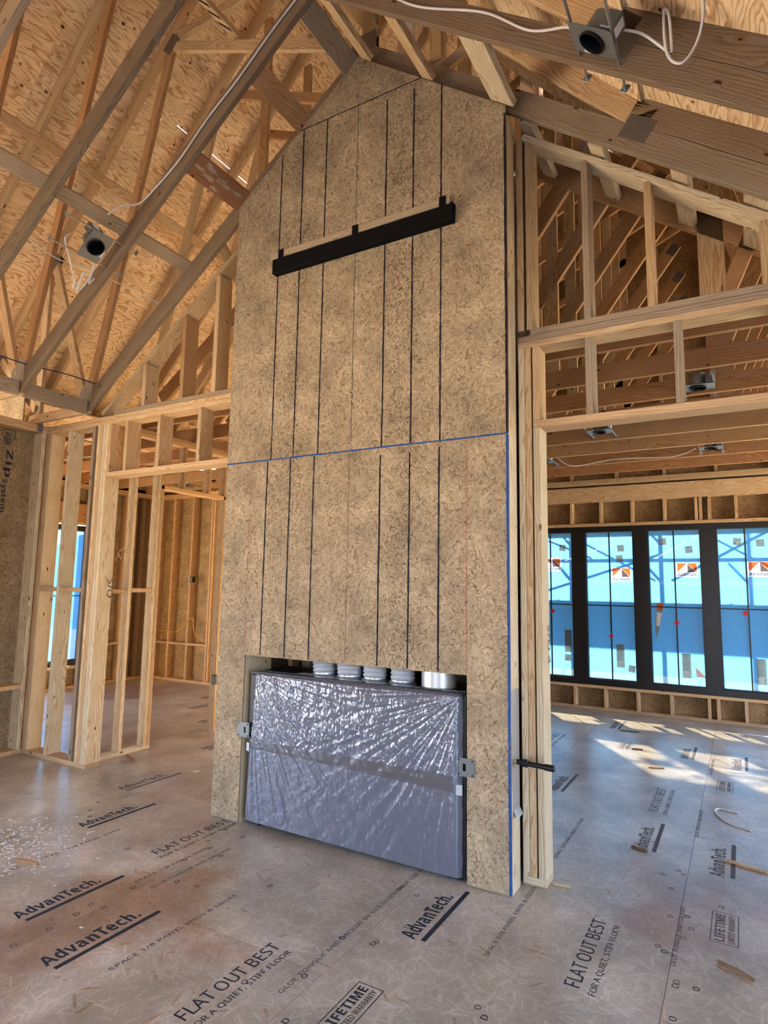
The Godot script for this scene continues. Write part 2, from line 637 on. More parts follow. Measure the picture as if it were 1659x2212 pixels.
# ---------------------------------------------------------------- floor
var floor_panels := []
var floor_node: Node3D
func build_floor() -> void:
	floor_node = thing("floor", "dusty brown subfloor of tongue and groove panels with printed lettering", "floor", Vector3.ZERO, "", "structure")
	var xs := 1.662
	for c in range(-7, 6):
		var x0 := xs + c * 1.2192
		var zoff := -0.20 + (1.2192 if posmod(c, 2) == 1 else 0.0)
		for r in range(-3, 3):
			var z1 := zoff - r * 2.4384
			var z0 := z1 - 2.4384
			if z1 > 6.4 + 2.5 or z0 < -8.0:
				continue
			if x0 < -4.0 and z0 > -0.4:
				continue
			z0 = maxf(z0, -5.62)
			z1 = minf(z1, 6.6)
			if z1 - z0 < 0.1:
				continue
			var g := 0.0011
			var pts := rect(x0 + g, -z1 + g, x0 + 1.2192 - g, -z0 - g)
			var p := panel(floor_node, "floor_panel", pts, Vector3.ZERO, Vector3.RIGHT, Vector3.FORWARD, 0.018, "subfloor", Color.WHITE, Vector2(2.0, 2.0), Vector2(rng.randf(), rng.randf()), Vector2(13.0, 13.0), Vector2(0.31, 0.12))
			floor_panels.append([x0, x0 + 1.2192, z0, z1, p])
	box(floor_node, "floor_base", Vector3(0.7, -0.13, 0.4), Vector3(13.4, 0.22, 12.4), "dirt")
	var al := Vector3.FORWARD
	var up := Vector3.LEFT
	# brand prints, measured on the floor: x, z start, z end of the word, strength
	for q in [[0.215, 1.424, 0.985, "ink"], [0.672, 1.57, 1.10, "ink"], [1.868, 0.60, 0.15, "ink"], [-0.54, 0.584, 0.163, "ink"], [-0.955, -0.024, -0.462, "ink_faded"], [2.64, -0.99, -1.42, "ink_faded"], [3.06, -0.845, -1.29, "ink_faded"], [1.88, -1.83, -2.26, "ink_faded"], [2.70, -3.45, -3.88, "ink_faded"], [3.14, -3.29, -3.72, "ink_faded"], [1.88, -4.40, -4.85, "ink_faded"], [-1.3, -1.2, -1.63, "ink_faded"], [-2.2, -2.0, -2.43, "ink_faded"], [-2.9, -2.5, -2.93, "ink_faded"], [-3.3, -3.1, -3.53, "ink_faded"]]:
		var p := panel_at(q[0] - 0.03, (q[1] + q[2]) * 0.5)
		letter(p, "printed_lettering", "AdvanTech.", Vector3(q[0], 0.0, q[1]), al, up, q[1] - q[2], 0.082, q[3])
		var bz: float = q[1] - 0.01
		panel(p, "printed_bar", rect(0, 0, 0.53, 0.024), Vector3(q[0] + 0.052, 0.0005, bz), al, up, 0.0003, q[3])
	for q in [[0.19, 0.605, 0.0, "ink"], [1.40, 1.50, 0.955, "ink"], [2.585, 0.561, -0.018, "ink"], [2.62, -1.75, -2.36, "ink_faded"], [1.42, -3.2, -3.8, "ink_faded"]]:
		var p := panel_at(q[0] - 0.03, (q[1] + q[2]) * 0.5)
		letter(p, "printed_lettering", "FLAT OUT BEST", Vector3(q[0], 0.0, q[1]), al, up, q[1] - q[2], 0.062, q[3], false)
		letter(p, "printed_lettering", "FOR A QUIET, STIFF FLOOR", Vector3(q[0] + 0.07, 0.0, q[1] + 0.02), al, up, (q[1] - q[2]) * 1.02, 0.034, q[3], false)
	for q in [[1.82, 1.29, 1.0, "ink"], [3.02, -0.10, -0.43, "ink_faded"], [2.97, -2.55, -2.85, "ink_faded"], [2.06, -3.5, -3.8, "ink_faded"]]:
		var p := panel_at(q[0] + 0.05, q[2])
		letter(p, "printed_lettering", "LIFETIME", Vector3(q[0] + 0.055, 0.0, q[1] - 0.02), al, up, 0.27, 0.042, q[3])
		letter(p, "printed_lettering", "LIMITED WARRANTY", Vector3(q[0] + 0.095, 0.0, q[1] - 0.02), al, up, 0.27, 0.026, q[3], false)
		for s in [[0.0, 0.0, 0.31, 0.004], [0.0, -0.112, 0.31, -0.108], [0.0, -0.112, 0.004, 0.004], [0.306, -0.112, 0.31, 0.004]]:
			panel(p, "printed_border", rect(s[0], s[1], s[2], s[3]), Vector3(q[0], 0.0005, q[1]), al, up, 0.0003, q[3])
	# small print beside the long joints
	for q in [[1.60, 1.20, "GLUE TONGUE AND GROOVE BY SIZE GLUED ON"], [1.60, 0.30, "TONGUE SIDE PANEL"], [2.20, 0.55, "SPACE 1/8 PANEL ENDS & EDGES"], [2.20, -0.6, "SPACE 1/8 PANEL ENDS & EDGES"], [2.90, 0.2, "GLUE TONGUE AND GROOVE"], [2.90, -1.4, "GLUE TONGUE AND GROOVE"], [0.38, 0.9, "SPACE 1/8 PANEL ENDS"], [0.50, 0.9, "GLUE TONGUE AND GROOVE"], [0.92, 1.45, "SPACE 1/8 PANEL ENDS & EDGES"], [-0.30, 1.0, "SPACE 1/8 PANEL ENDS"], [2.92, -3.0, "GLUE TONGUE AND GROOVE"]]:
		letter(panel_at(q[0], q[1] - 0.4), "printed_small_line", q[2], Vector3(q[0], 0.0, q[1]), al, up, 0.026 * q[2].length(), 0.022, "ink_faded", false)
	# ring shaped nailing marks
	for k in 90:
		var x := rng.randf_range(-0.9, 3.3)
		var z := rng.randf_range(-1.2, 1.6)
		if k < 46:
			x = [1.60, 1.72, 0.44, 2.86, 2.93, 0.40][k % 6] + rng.randf_range(-0.03, 0.03)
		if x > 0.0 and x < W and z < 0.03 or z < -0.2 and x < 2.3:
			continue
		letter(panel_at(x, z), "fastener_mark", ["O", "D", "o"][rng.randi() % 3], Vector3(x, 0.0, z), al, up, 0.026, 0.026, "ink" if rng.randf() < 0.5 else "ink_faded", false)

func panel_at(x: float, z: float) -> Node3D:
	for q in floor_panels:
		if x >= q[0] and x < q[1] and z >= q[2] and z < q[3]:
			return q[4]
	return floor_node

func build_ground() -> void:
	var g := thing("ground", "bare brown dirt of the building plot outside", "ground", Vector3.ZERO, "", "structure")
	panel(g, "dirt_surface", rect(-60, -60, 60, 60), Vector3(0, -0.6, 0), Vector3.RIGHT, Vector3.FORWARD, 0.2, "dirt")
	panel(g, "added_lawn", rect(-40, 6.6, 40, 18), Vector3(0, -0.59, 0), Vector3.RIGHT, Vector3.FORWARD, 0.02, "added_grass")  # dark strip added over the dirt to lower its glare through the film
	# unseen rise, added to dim what shows through the window film
	panel(g, "added_hillside", PackedVector2Array([Vector2(-40, -0.6), Vector2(40, -0.6), Vector2(34, 4.5), Vector2(20, 6.5), Vector2(2, 5.6), Vector2(-14, 7.0), Vector2(-34, 4.8)]), Vector3(0, 0, -17), Vector3.RIGHT, Vector3(0, 1, -0.9).normalized() * 1.25, 0.5, "added_grass")

# ---------------------------------------------------------------- walls
func sheet(parent: Node, called: String, o: Vector3, ax: Vector3, ay: Vector3, w: float, h: float, tint: Color, material := "osb", thick := 0.0115) -> MeshInstance3D:
	return panel(parent, called, rect(0.0002, 0.0002, w - 0.0002, h - 0.0002), o, ax, ay, thick, material, tint, Vector2(2.44, 1.22) if material == "plywood" else Vector2(1.6, 1.6), Vector2(rng.randf(), rng.randf()))

const SHEATH := Color(0.68, 0.62, 0.53)

func build_left_wall() -> void:
	var w := thing("wall_left", "open stud wall of the room with printed strand board sheathing", "wall", Vector3(-2.67, 0, 0), "", "structure")
	var x := -2.67
	plate_z(w, "bottom_plate", -0.19, 1.12, x, 0.019, 0.038, 0.14, TAN)
	plate_z(w, "top_plate", -0.33, 6.5, x, 3.019, 0.038, 0.14, TAN)
	plate_z(w, "top_plate", -0.33, 6.5, x, 3.058, 0.038, 0.14, TAN)
	for q in [0.29, 0.70, 1.10, 5.65, 6.05, 6.45]:
		stud(w, "stud", x, q, 0.14, 0.038, 0.038, 3.0, TAN)
	plate_z(w, "door_header", 1.0, 5.75, x, 2.85, 0.24, 0.13, TAN)  # unseen opening below, added so daylight bounces up to the roof deck
	stud(w, "stud", x, -0.165, 0.14, 0.038, 0.038, 3.0, PALE)
	plate_z(w, "blocking", -0.145, 0.27, x, 0.60, 0.038, 0.14, FRESH)
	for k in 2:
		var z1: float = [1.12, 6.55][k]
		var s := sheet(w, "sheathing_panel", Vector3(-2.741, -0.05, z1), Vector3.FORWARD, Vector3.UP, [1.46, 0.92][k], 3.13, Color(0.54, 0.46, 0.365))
		if k == 0:
			var al := Vector3.DOWN
			var up := Vector3.FORWARD
			var sx := -2.741
			letter(s, "printed_lettering", "Zip", Vector3(sx, 2.80, 0.12), al, up, 0.26, 0.085)
			letter(s, "printed_lettering", "System.", Vector3(sx, 2.52, 0.13), al, up, 0.34, 0.06)
			letter(s, "printed_lettering", "HUBER", Vector3(sx, 2.965, 0.135), al, up, 0.12, 0.06)
			tube(s, "printed_shield", [Vector3(sx, 3.0, 0.05), Vector3(sx, 2.98, 0.155), Vector3(sx, 2.93, 0.15), Vector3(sx, 2.865, 0.09), Vector3(sx, 2.93, 0.035), Vector3(sx, 3.0, 0.05)], 0.0025, "ink", 6, 6)
			letter(s, "printed_lettering", "PS2", Vector3(sx, 1.99, 0.135), al, up, 0.16, 0.05)
			letter(s, "printed_lettering", "EXPOSURE 1", Vector3(sx, 1.78, 0.15), al, up, 0.30, 0.05, "ink", false)
			letter(s, "printed_lettering", "WALL SHEATHING", Vector3(sx, 1.42, 0.16), al, up, 0.36, 0.045, "ink", false)
			letter(s, "printed_lettering", "SIZED FOR SPACING 7/16", Vector3(sx, 2.75, 0.21), al, up, 0.62, 0.03, "ink_faded", false)
			letter(s, "printed_lettering", "EXTERIOR SIDE OUT", Vector3(sx, 2.05, 0.215), al, up, 0.55, 0.03, "ink_faded", false)
			letter(s, "printed_lettering", "STRENGTH AXIS", Vector3(sx, 1.0, 0.16), al, up, 0.34, 0.05, "ink", false)

func build_gable_wall() -> void:
	var w := thing("wall_gable", "open framed gable wall with studs and plates flanking the fireplace", "wall", Vector3(0, 0, -0.26), "", "structure")
	var z := ZG - 0.07
	var d := 0.14
	# left of the chase
	plate_x(w, "bottom_plate", -2.6, -1.66, 0.019, z, 0.038, d, TAN)
	for q in [[-2.575, TAN], [-2.535, PALE], [-2.235, PALE], [-1.87, GREY], [-1.795, FRESH], [-1.755, TAN], [-1.715, PALE], [-1.675, PALE]]:
		stud(w, "stud", q[0], z, 0.0375, d, 0.038, 2.99, q[1])
	var post: Node3D = w.get_child(w.get_child_count() - 1)
	letter(post, "pencil_writing", "S/O", Vector3(-1.6558, 1.60, -0.285), Vector3.DOWN, Vector3.FORWARD, 0.16, 0.06, "ink_faded", false)
	for q in [[-2.52, -2.25], [-2.215, -1.89]]:
		plate_x(w, "blocking", q[0], q[1], 1.50, z, 0.038, d, TAN)
	plate_x(w, "top_plate", -2.6, 0.0, 3.008, z, 0.037, d, FRESH)
	plate_x(w, "top_plate", -2.6, 0.0, 3.046, z, 0.037, d, FRESH)
	plate_x(w, "door_header", -1.655, 0.0, 2.525, z, 0.04, d, FRESH)
	for x in [-1.638, -1.415, -0.998, -0.52]:
		stud(w, "cripple", x, z, 0.038, d, 2.545, 2.99, TAN)
	plate_x(w, "upper_plate", -1.60, 0.0, 3.084, z, 0.036, d, GREY)
	# right of the chase
	plate_x(w, "bottom_plate", 2.124, 2.25, 0.019, z, 0.038, d, PALE)
	for q in [[2.142, PALE], [2.181, TAN]]:
		stud(w, "stud", q[0], z, 0.037, d, 0.038, 2.99, q[1])
	var jamb := stud(w, "trimmer", 2.229, z, 0.04, d, 0.038, 2.50, PALE)
	letter(jamb, "pencil_writing", "S/O 4", Vector3(2.2494, 1.37, -0.285), Vector3.DOWN, Vector3.FORWARD, 0.22, 0.06, "ink_faded", false)
	stud(w, "trimmer", 2.229, z, 0.04, d, 2.545, 2.99, FRESH)
	plate_x(w, "door_header", 2.21, 4.60, 2.522, z, 0.044, d, TAN)
	for x in [2.53, 2.985, 3.44, 3.9, 4.35]:
		stud(w, "cripple", x, z, 0.038, d, 2.545, 2.99, GREY)
	plate_x(w, "top_plate", 2.124, 4.72, 3.008, z, 0.037, d, TAN)
	plate_x(w, "top_plate", 2.124, 4.72, 3.046, z, 0.037, d, GREY)
	plate_x(w, "upper_plate", 2.20, 4.3, 3.084, z, 0.036, d, GREY)
	stud(w, "stud", 4.62, z, 0.038, d, 0.0, 2.99)
	stud(w, "stud", 4.66, z, 0.038, d, 0.0, 2.99)
	# gable studs under the raked plates
	var top := func(x: float) -> float: return 5.185 - 0.727 * absf(x - XC)
	for x in [2.142, 2.197, 2.53, 2.865, 3.40, 3.81]:
		stud(w, "gable_stud", x, z, 0.038, d, 3.10, top.call(x) - 0.05, TAN if x != 2.53 else GREY)
	for q in [[-1.225, TAN], [-0.755, RED], [-0.385, FRESH]]:
		stud(w, "gable_stud", q[0], z, 0.045, d, 3.10, top.call(q[0]) - 0.05, q[1])
	for s in [[2.165, 4.15], [-1.78, 0.0]]:
		var a := Vector3(s[0], top.call(s[0]) - 0.024, z)
		var b := Vector3(s[1], top.call(s[1]) - 0.024, z)
		board(w, "raked_plate", a, b, 0.038, d, Vector3.UP, PALE if s[0] > 0 else TAN)

func build_chase() -> void:
	var w := thing("wall_fireplace", "tall strand board fireplace chase with black marker lines up to the ridge", "wall", Vector3(0, 0, -0.1), "", "structure")
	var tint := Color(0.625, 0.585, 0.545)
	var o := Vector3.ZERO
	var R := Vector3.RIGHT
	var U := Vector3.UP
	var t2 := Vector2(2.13, -5.3)
	var lower := panel(w, "sheathing_panel", PackedVector2Array([Vector2(0, 0.004), Vector2(0.246, 0.004), Vector2(0.246, 1.092), Vector2(1.876, 1.092), Vector2(1.876, 0.004), Vector2(W, 0.004), Vector2(W, 2.4365), Vector2(0, 2.4365)]), o, R, U, 0.0115, "osb_chase", tint, Vector2(1.6, 1.6), Vector2(0.1, 0.2), t2)
	var xa := XC - (5.25 - 4.878) / 0.756
	var xb := XC + (5.25 - 4.878) / 0.756
	var upper := panel(w, "sheathing_panel", PackedVector2Array([Vector2(0, 2.44), Vector2(W, 2.44), Vector2(W, 4.448), Vector2(xb, 4.8755), Vector2(xa, 4.8755), Vector2(0, 4.448)]), o, R, U, 0.0115, "osb_chase", tint, Vector2(1.6, 1.6), Vector2(0.63, 0.47), t2)
	var peak := panel(w, "sheathing_panel", PackedVector2Array([Vector2(xa, 4.8785), Vector2(xb, 4.8785), Vector2(XC, 5.25)]), o, R, U, 0.0115, "osb", tint, Vector2(1.6, 1.6), Vector2(0.33, 0.77))
	for q in [[0.382, 2.43, 1.10], [0.586, 2.435, 1.10], [0.784, 2.43, 1.10], [1.296, 2.39, 1.10], [1.503, 2.385, 1.10], [1.699, 2.40, 1.10]]:
		stroke(lower, "marker_line", q[0], q[1], q[2], 0.0115, "marker")
	stroke(lower, "pencil_line", 1.066, 2.42, 1.10, 0.0035, "pencil")
	stroke(lower, "pencil_line", 0.236, 2.43, 1.10, 0.003, "red_pencil")
	stroke(lower, "pencil_line", 1.875, 2.43, 1.10, 0.003, "red_pencil")
	for q in [[0.410, 4.741], [0.604, 4.87], [0.811, 4.872], [1.303, 4.825], [1.506, 4.82], [1.703, 4.768]]:
		stroke(upper, "marker_line", q[0], q[1], 2.44, 0.011, "marker")
	stroke(upper, "pencil_line", 1.073, 4.872, 2.5, 0.004, "marker")
	stroke(peak, "pencil_line", 1.071, 5.0, 4.88, 0.003, "pencil")
	# chalked joint and chalked right edge
	var blue := stroke_along(lower, "chalk_line", Vector3(0.0, 2.4385, 0.0008), Vector3(W, 2.4385, 0.0008), 0.010, "blue_chalk")
	blue.position.z += 0.0004
	for q in [[lower, 0.006, 2.43, "blue_chalk"], [upper, 2.44, 4.40, "marker"]]:
		stroke_along(q[0], "chalk_line", Vector3(W - 0.006, q[1], 0.0008), Vector3(W - 0.006, q[2], 0.0008), 0.012, q[3])
		box(q[0], "chalked_edge", Vector3(W + 0.0006, (q[1] + q[2]) * 0.5, -0.0058), Vector3(0.001, q[2] - q[1], 0.0112), "blue_chalk" if q[3] == "blue_chalk" else "marker", 0.0001)
	stroke_along(upper, "chalk_line", Vector3(xa, 4.877, 0.0008), Vector3(xb, 4.877, 0.0008), 0.008, "marker")
	# framing: side studs, opening studs and header, back of the chase
	stud(w, "stud", W - 0.019, -0.082, 0.038, 0.14, 0.0, 4.40, PALE)
	stud(w, "stud", 0.019, -0.082, 0.038, 0.14, 0.0, 4.40, PALE)
	for q in [[0.215, -0.082], [0.215, -0.225], [1.907, -0.082], [1.907, -0.225]]:
		stud(w, "stud", q[0], q[1], 0.062 if q[1] > -0.1 else 0.04, 0.14, 0.0, 1.25, PALE)
	for x in [0.28, 0.47]:
		stud(w, "stud", x, -0.50, 0.038, 0.09, 0.0, 2.4, RED if x < 0.3 else FRESH)
	plate_x(w, "opening_header", 0.19, 1.93, 1.18, -0.082, 0.14, 0.14, TAN)
	plate_x(w, "bottom_plate", 0.04, 0.18, 0.019, -0.082, 0.038, 0.14, PALE)
	plate_x(w, "bottom_plate", 1.94, 2.08, 0.019, -0.082, 0.038, 0.14, PALE)
	sheet(w, "back_panel", Vector3(0.0, 0.0, -0.58), R, U, W, 4.3, SHEATH)
	sheet(w, "side_panel", Vector3(W - 0.005, 0.0, -0.34), Vector3.FORWARD, U, 0.24, 3.0, SHEATH)
	sheet(w, "side_panel", Vector3(0.012, 0.0, -0.16), Vector3.FORWARD, U, 0.42, 4.2, SHEATH)
	# grey protective nail plate on the side stud
	box(w, "nail_plate", Vector3(W + 0.0008, 0.72, -0.085), Vector3(0.0012, 0.62, 0.12), "galvanized", 0.0002)
	box(w, "nail_plate", Vector3(W + 0.012, 0.395, -0.085), Vector3(0.0012, 0.045, 0.10), "galvanized", 0.0002, Basis(Vector3(0, 0, 1), 0.5))

# a hand drawn stroke on the face of the chase, slightly uneven
func stroke(parent: Node, called: String, x: float, y0: float, y1: float, wd: float, material: String) -> MeshInstance3D:
	return stroke_along(parent, called, Vector3(x, y1, 0.0006), Vector3(x, y0, 0.0006), wd, material)

func stroke_along(parent: Node, called: String, a: Vector3, b: Vector3, wd: float, material: String) -> MeshInstance3D:
	var n := maxi(6, int(a.distance_to(b) / 0.035))
	var side := (b - a).normalized().cross(Vector3.BACK)
	var V := PackedVector3Array()
	var N := PackedVector3Array()
	var I := PackedInt32Array()
	var o := base_of(parent)
	var wob := 0.0
	for k in n + 1:
		wob = wob * 0.8 + rng.randf_range(-0.0006, 0.0006)
		var p := a.lerp(b, float(k) / n) + side * wob - o
		var h := wd * 0.5 * rng.randf_range(0.75, 1.25)
		V.append_array([p - side * h, p + side * h])
		N.append_array([Vector3.BACK, Vector3.BACK])
		if k < n:
			var s := k * 2
			I.append_array([s, s + 1, s + 2, s + 1, s + 3, s + 2])
	for f in range(0, I.size(), 3):
		if (V[I[f + 1]] - V[I[f]]).cross(V[I[f + 2]] - V[I[f]]).dot(Vector3.BACK) > 0.0:
			var q := I[f + 1]
			I[f + 1] = I[f + 2]
			I[f + 2] = q
	return put(parent, called, arrays(V, N, PackedVector2Array(), PackedColorArray(), I), M[material])

func build_hall_wall() -> void:
	var w := thing("wall_hall", "open stud partition running back from the post beside the hall", "wall", Vector3(-1.815, 0, -1.2), "", "structure")
	var x := -1.815
	var d := 0.089
	plate_z(w, "bottom_plate", -0.33, -0.945, x, 0.019, 0.038, d, PALE)
	for q in [[-0.61, PALE], [-0.885, PALE], [-0.925, TAN], [-1.79, TAN], [-1.83, TAN], [-2.3, FRESH], [-2.7, FRESH], [-3.1, FRESH], [-3.5, FRESH], [-3.9, FRESH]]:
		stud(w, "stud", x, q[0], d, 0.038, 0.038 if q[0] > -1.7 else 0.0, 2.99, q[1])
	plate_z(w, "blocking", -0.35, -0.585, x, 1.49, 0.038, d, TAN)
	plate_z(w, "blocking", -0.635, -0.86, x, 1.50, 0.038, d, FRESH)
	plate_z(w, "door_header", -0.90, -1.80, x, 2.53, 0.04, d, FRESH)
	for z in [-1.2, -1.55]:
		stud(w, "cripple", x, z, d, 0.038, 2.55, 2.99, TAN)
	plate_z(w, "top_plate", -0.335, -3.9, x, 3.008, 0.037, d, FRESH)
	plate_z(w, "top_plate", -0.335, -3.9, x, 3.046, 0.037, d, TAN)

func build_left_room() -> void:
	# exterior wall with a window, x = -5.5
	var a := thing("wall_side", "sheathed stud wall with a blue window beyond the hall partition", "wall", Vector3(-5.57, 0, -2.0), "", "structure")
	var x := -5.57
	plate_z(a, "bottom_plate", -1.85, -4.05, x, 0.019, 0.038, 0.14, TAN)
	plate_z(a, "top_plate", 0.0, -4.05, x, 3.019, 0.038, 0.14, TAN)
	plate_z(a, "top_plate", 0.0, -4.05, x, 3.058, 0.038, 0.14, TAN)
	for z in [-0.2, -0.55, -1.83, -1.87, -2.74, -2.78, -3.02, -3.38, -3.70, -3.86]:
		stud(a, "stud", x, z, 0.14, 0.038, 0.038, 3.0, DARK if z == -3.70 else FRESH)
	plate_z(a, "window_header", -0.57, -2.72, x, 2.62, 0.28, 0.13, RED)
	plate_z(a, "header_plate", -0.57, -2.72, x, 2.46, 0.038, 0.14, FRESH)
	plate_z(a, "window_sill", -1.89, -2.72, x, 0.30, 0.038, 0.14, FRESH)
	for z in [-0.9, -1.3, -1.7, -2.1, -2.45]:
		if z < -1.9:
			stud(a, "cripple", x, z, 0.14, 0.038, 0.038, 0.28, FRESH)
		stud(a, "cripple", x, z, 0.14, 0.038, 2.77, 3.0, FRESH)
	plate_z(a, "blocking", -2.99, -3.36, x, 0.605, 0.038, 0.14, FRESH)
	var F := Vector3.FORWARD
	var U := Vector3.UP
	for q in [[0.0, -0.05, 0.57, 3.2], [-2.72, -0.05, 1.4, 3.2]]:  # hidden door gap between these, added for its bounced sunlight
		sheet(a, "sheathing_panel", Vector3(-5.641, q[1], q[0]), F, U, q[2], q[3], SHEATH)
	sheet(a, "sheathing_panel", Vector3(-5.641, -0.05, -1.85), F, U, 0.87, 0.36, SHEATH)
	sheet(a, "sheathing_panel", Vector3(-5.641, 2.44, -0.57), F, U, 2.15, 0.7, SHEATH)
	sheet(a, "sheathing_panel", Vector3(-5.641, 3.1, 0.0), F, U, 4.1, 0.45, SHEATH)
	# back wall, z = -3.95
	var b := thing("wall_rear", "strand board sheathed stud wall at the far end of the left room", "wall", Vector3(-3.7, 0, -4.02), "", "structure")
	var z := -4.02
	plate_x(b, "bottom_plate", -5.5, -1.77, 0.019, z, 0.038, 0.14, FRESH)
	plate_x(b, "top_plate", -5.5, -1.77, 3.019, z, 0.038, 0.14, FRESH)
	plate_x(b, "top_plate", -5.5, -1.77, 3.058, z, 0.038, 0.14, FRESH)
	for q in [-5.42, -5.05, -4.61, -4.17, -4.12, -3.76, -3.35, -2.95, -2.55, -2.15]:
		stud(b, "stud", q, z, 0.038, 0.14, 0.038, 3.0, FRESH)
	for q in [[-5.40, -5.07], [-5.03, -4.63], [-4.59, -4.19]]:
		plate_x(b, "blocking", q[0], q[1], 0.60, z, 0.038, 0.14, FRESH)
	for k in 3:
		sheet(b, "sheathing_panel", Vector3(-5.64 + k * 1.3, -0.05, -4.091), Vector3.RIGHT, U, 1.3, 3.2, Color(0.78, 0.68, 0.52))
	panel(b, "attic_panel", PackedVector2Array([Vector2(-5.7, 3.0), Vector2(-0.12, 3.0), Vector2(-0.12, 7.5), Vector2(-3.82, 3.44), Vector2(-5.7, 3.53)]), Vector3(0, 0, -4.092), Vector3.RIGHT, U, 0.0115, "osb", SHEATH)
	var c := thing("ceiling_side", "plywood lid above the joists of the left room", "ceiling", Vector3(-4.6, 3.5, -2.0), "", "structure")
	for k in 4:
		sheet(c, "plywood_panel", Vector3(-5.75, 3.50, -4.1 + k * 1.22), Vector3.RIGHT, Vector3.BACK, 2.44, 1.22, Color(0.62, 0.44, 0.26), "plywood", 0.015)
	window_unit("window_5", "black framed window with blue film behind the hall studs", Vector3(-5.53, 0.33, -2.305), Basis(Vector3.UP, PI / 2), 0.83, 2.09, 1, 1.36, [])

func build_window_wall() -> void:
	var w := thing("wall_far", "far stud wall with cripples and strand board around the four windows", "wall", Vector3(2.0, 0, -5.52), "", "structure")
	var zf := -5.45
	var z := zf - 0.07
	var X := func(v: float) -> float: return 3.2173 + (v - 3.2173) * 0.981
	var Y := func(v: float) -> float: return 1.57 + (v - 1.57) * 0.981
	plate_x(w, "bottom_plate", -0.15, 3.74, 0.019, z, 0.038, 0.14, TAN)
	plate_x(w, "sill_plate", -0.15, 3.74, Y.call(0.275), z, 0.038, 0.14, FRESH)
	plate_x(w, "header_plate", -0.15, 7.95, Y.call(2.475), z, 0.042, 0.14, FRESH)
	plate_x(w, "header_beam", -0.15, 7.95, Y.call(2.905), z, 0.21, 0.13, FRESH)
	plate_x(w, "top_plate", -0.15, 7.95, 3.03, z, 0.038, 0.14, FRESH)
	plate_x(w, "top_plate", -0.15, 7.95, 3.068, z, 0.038, 0.14, TAN)
	for v in [0.36, 0.76, 1.16, 1.56, 1.97, 2.372, 2.75, 2.80, 2.90, 3.20, 3.6, 4.0, 4.4, 4.8, 5.2]:
		stud(w, "cripple", X.call(v), z, 0.036, 0.14, Y.call(2.50), Y.call(2.795), FRESH)
		if v != 2.75 and v < 3.65:
			stud(w, "cripple", X.call(v), z, 0.036, 0.14, 0.038, Y.call(0.255), FRESH)
	for k in 7:
		sheet(w, "sheathing_panel", Vector3(-0.2 + k * 1.22, 2.36, zf - 0.141), Vector3.RIGHT, Vector3.UP, 1.22, 0.9, Color(0.70, 0.55, 0.40))
		if k < 3:
			sheet(w, "sheathing_panel", Vector3(-0.2 + k * 1.31, -0.1, zf - 0.141), Vector3.RIGHT, Vector3.UP, 1.31, 0.42, Color(0.70, 0.58, 0.44))
	sheet(w, "sheathing_panel", Vector3(-0.2, 0.28, zf - 0.143), Vector3.RIGHT, Vector3.UP, 0.76, 2.3, SHEATH)
	for v in [-0.1, 0.2, 0.43, 0.468]:
		stud(w, "stud", v, z, 0.037, 0.14, 0.30, 2.42, FRESH)
	sheet(w, "sheathing_panel", Vector3(7.6, -0.1, zf - 0.141), Vector3.RIGHT, Vector3.UP, 0.4, 2.5, SHEATH)
	for v in [3.685, 3.722, 3.76, 7.6, 7.9]:
		stud(w, "stud", v, z, 0.037, 0.14, 0.038, 2.42, FRESH)
	# the windows: opening middle x in the measured frame
	var cx := [0.84, 1.652, 2.464, 3.276]
	var marks := [
		[["logo", 0.86, 1.93], ["square", 1.01, 2.17], ["tall", 1.07, 0.86], ["square", 1.06, 0.63], ["tag", 0.86, 1.27]],
		[["logo", 1.80, 1.79], ["square", 1.80, 2.15], ["square", 1.78, 2.01], ["tall", 1.76, 0.70], ["square", 1.90, 0.54], ["tag", 1.65, 0.96]],
		[["logo", 2.61, 1.855], ["square", 2.33, 2.23], ["square", 2.64, 2.12], ["strip", 2.27, 1.22], ["tall", 2.56, 0.63], ["corner", 2.72, 0.56], ["tag", 2.465, 1.17]],
		[["logo", 3.42, 1.865], ["square", 3.19, 2.21], ["square", 3.44, 2.19], ["tall", 3.38, 0.62], ["tag", 3.24, 1.32]]]
	var names := ["leftmost black framed window half hidden by the doorway jamb", "second black framed window, orange sticker at its right side", "third black framed window with a loose curled sticker strip", "fourth black framed window cut by the picture edge"]
	for k in 4:
		var list := []
		for q in marks[k]:
			list.append([q[0], (q[1] - cx[k]) * 0.981, Y.call(q[2])])
		window_unit("window_%d" % (k + 1), names[k], Vector3(X.call(cx[k]), Y.call(0.296), zf - 0.05), Basis.IDENTITY, 0.797, 2.118, 1, Y.call(1.368), list)

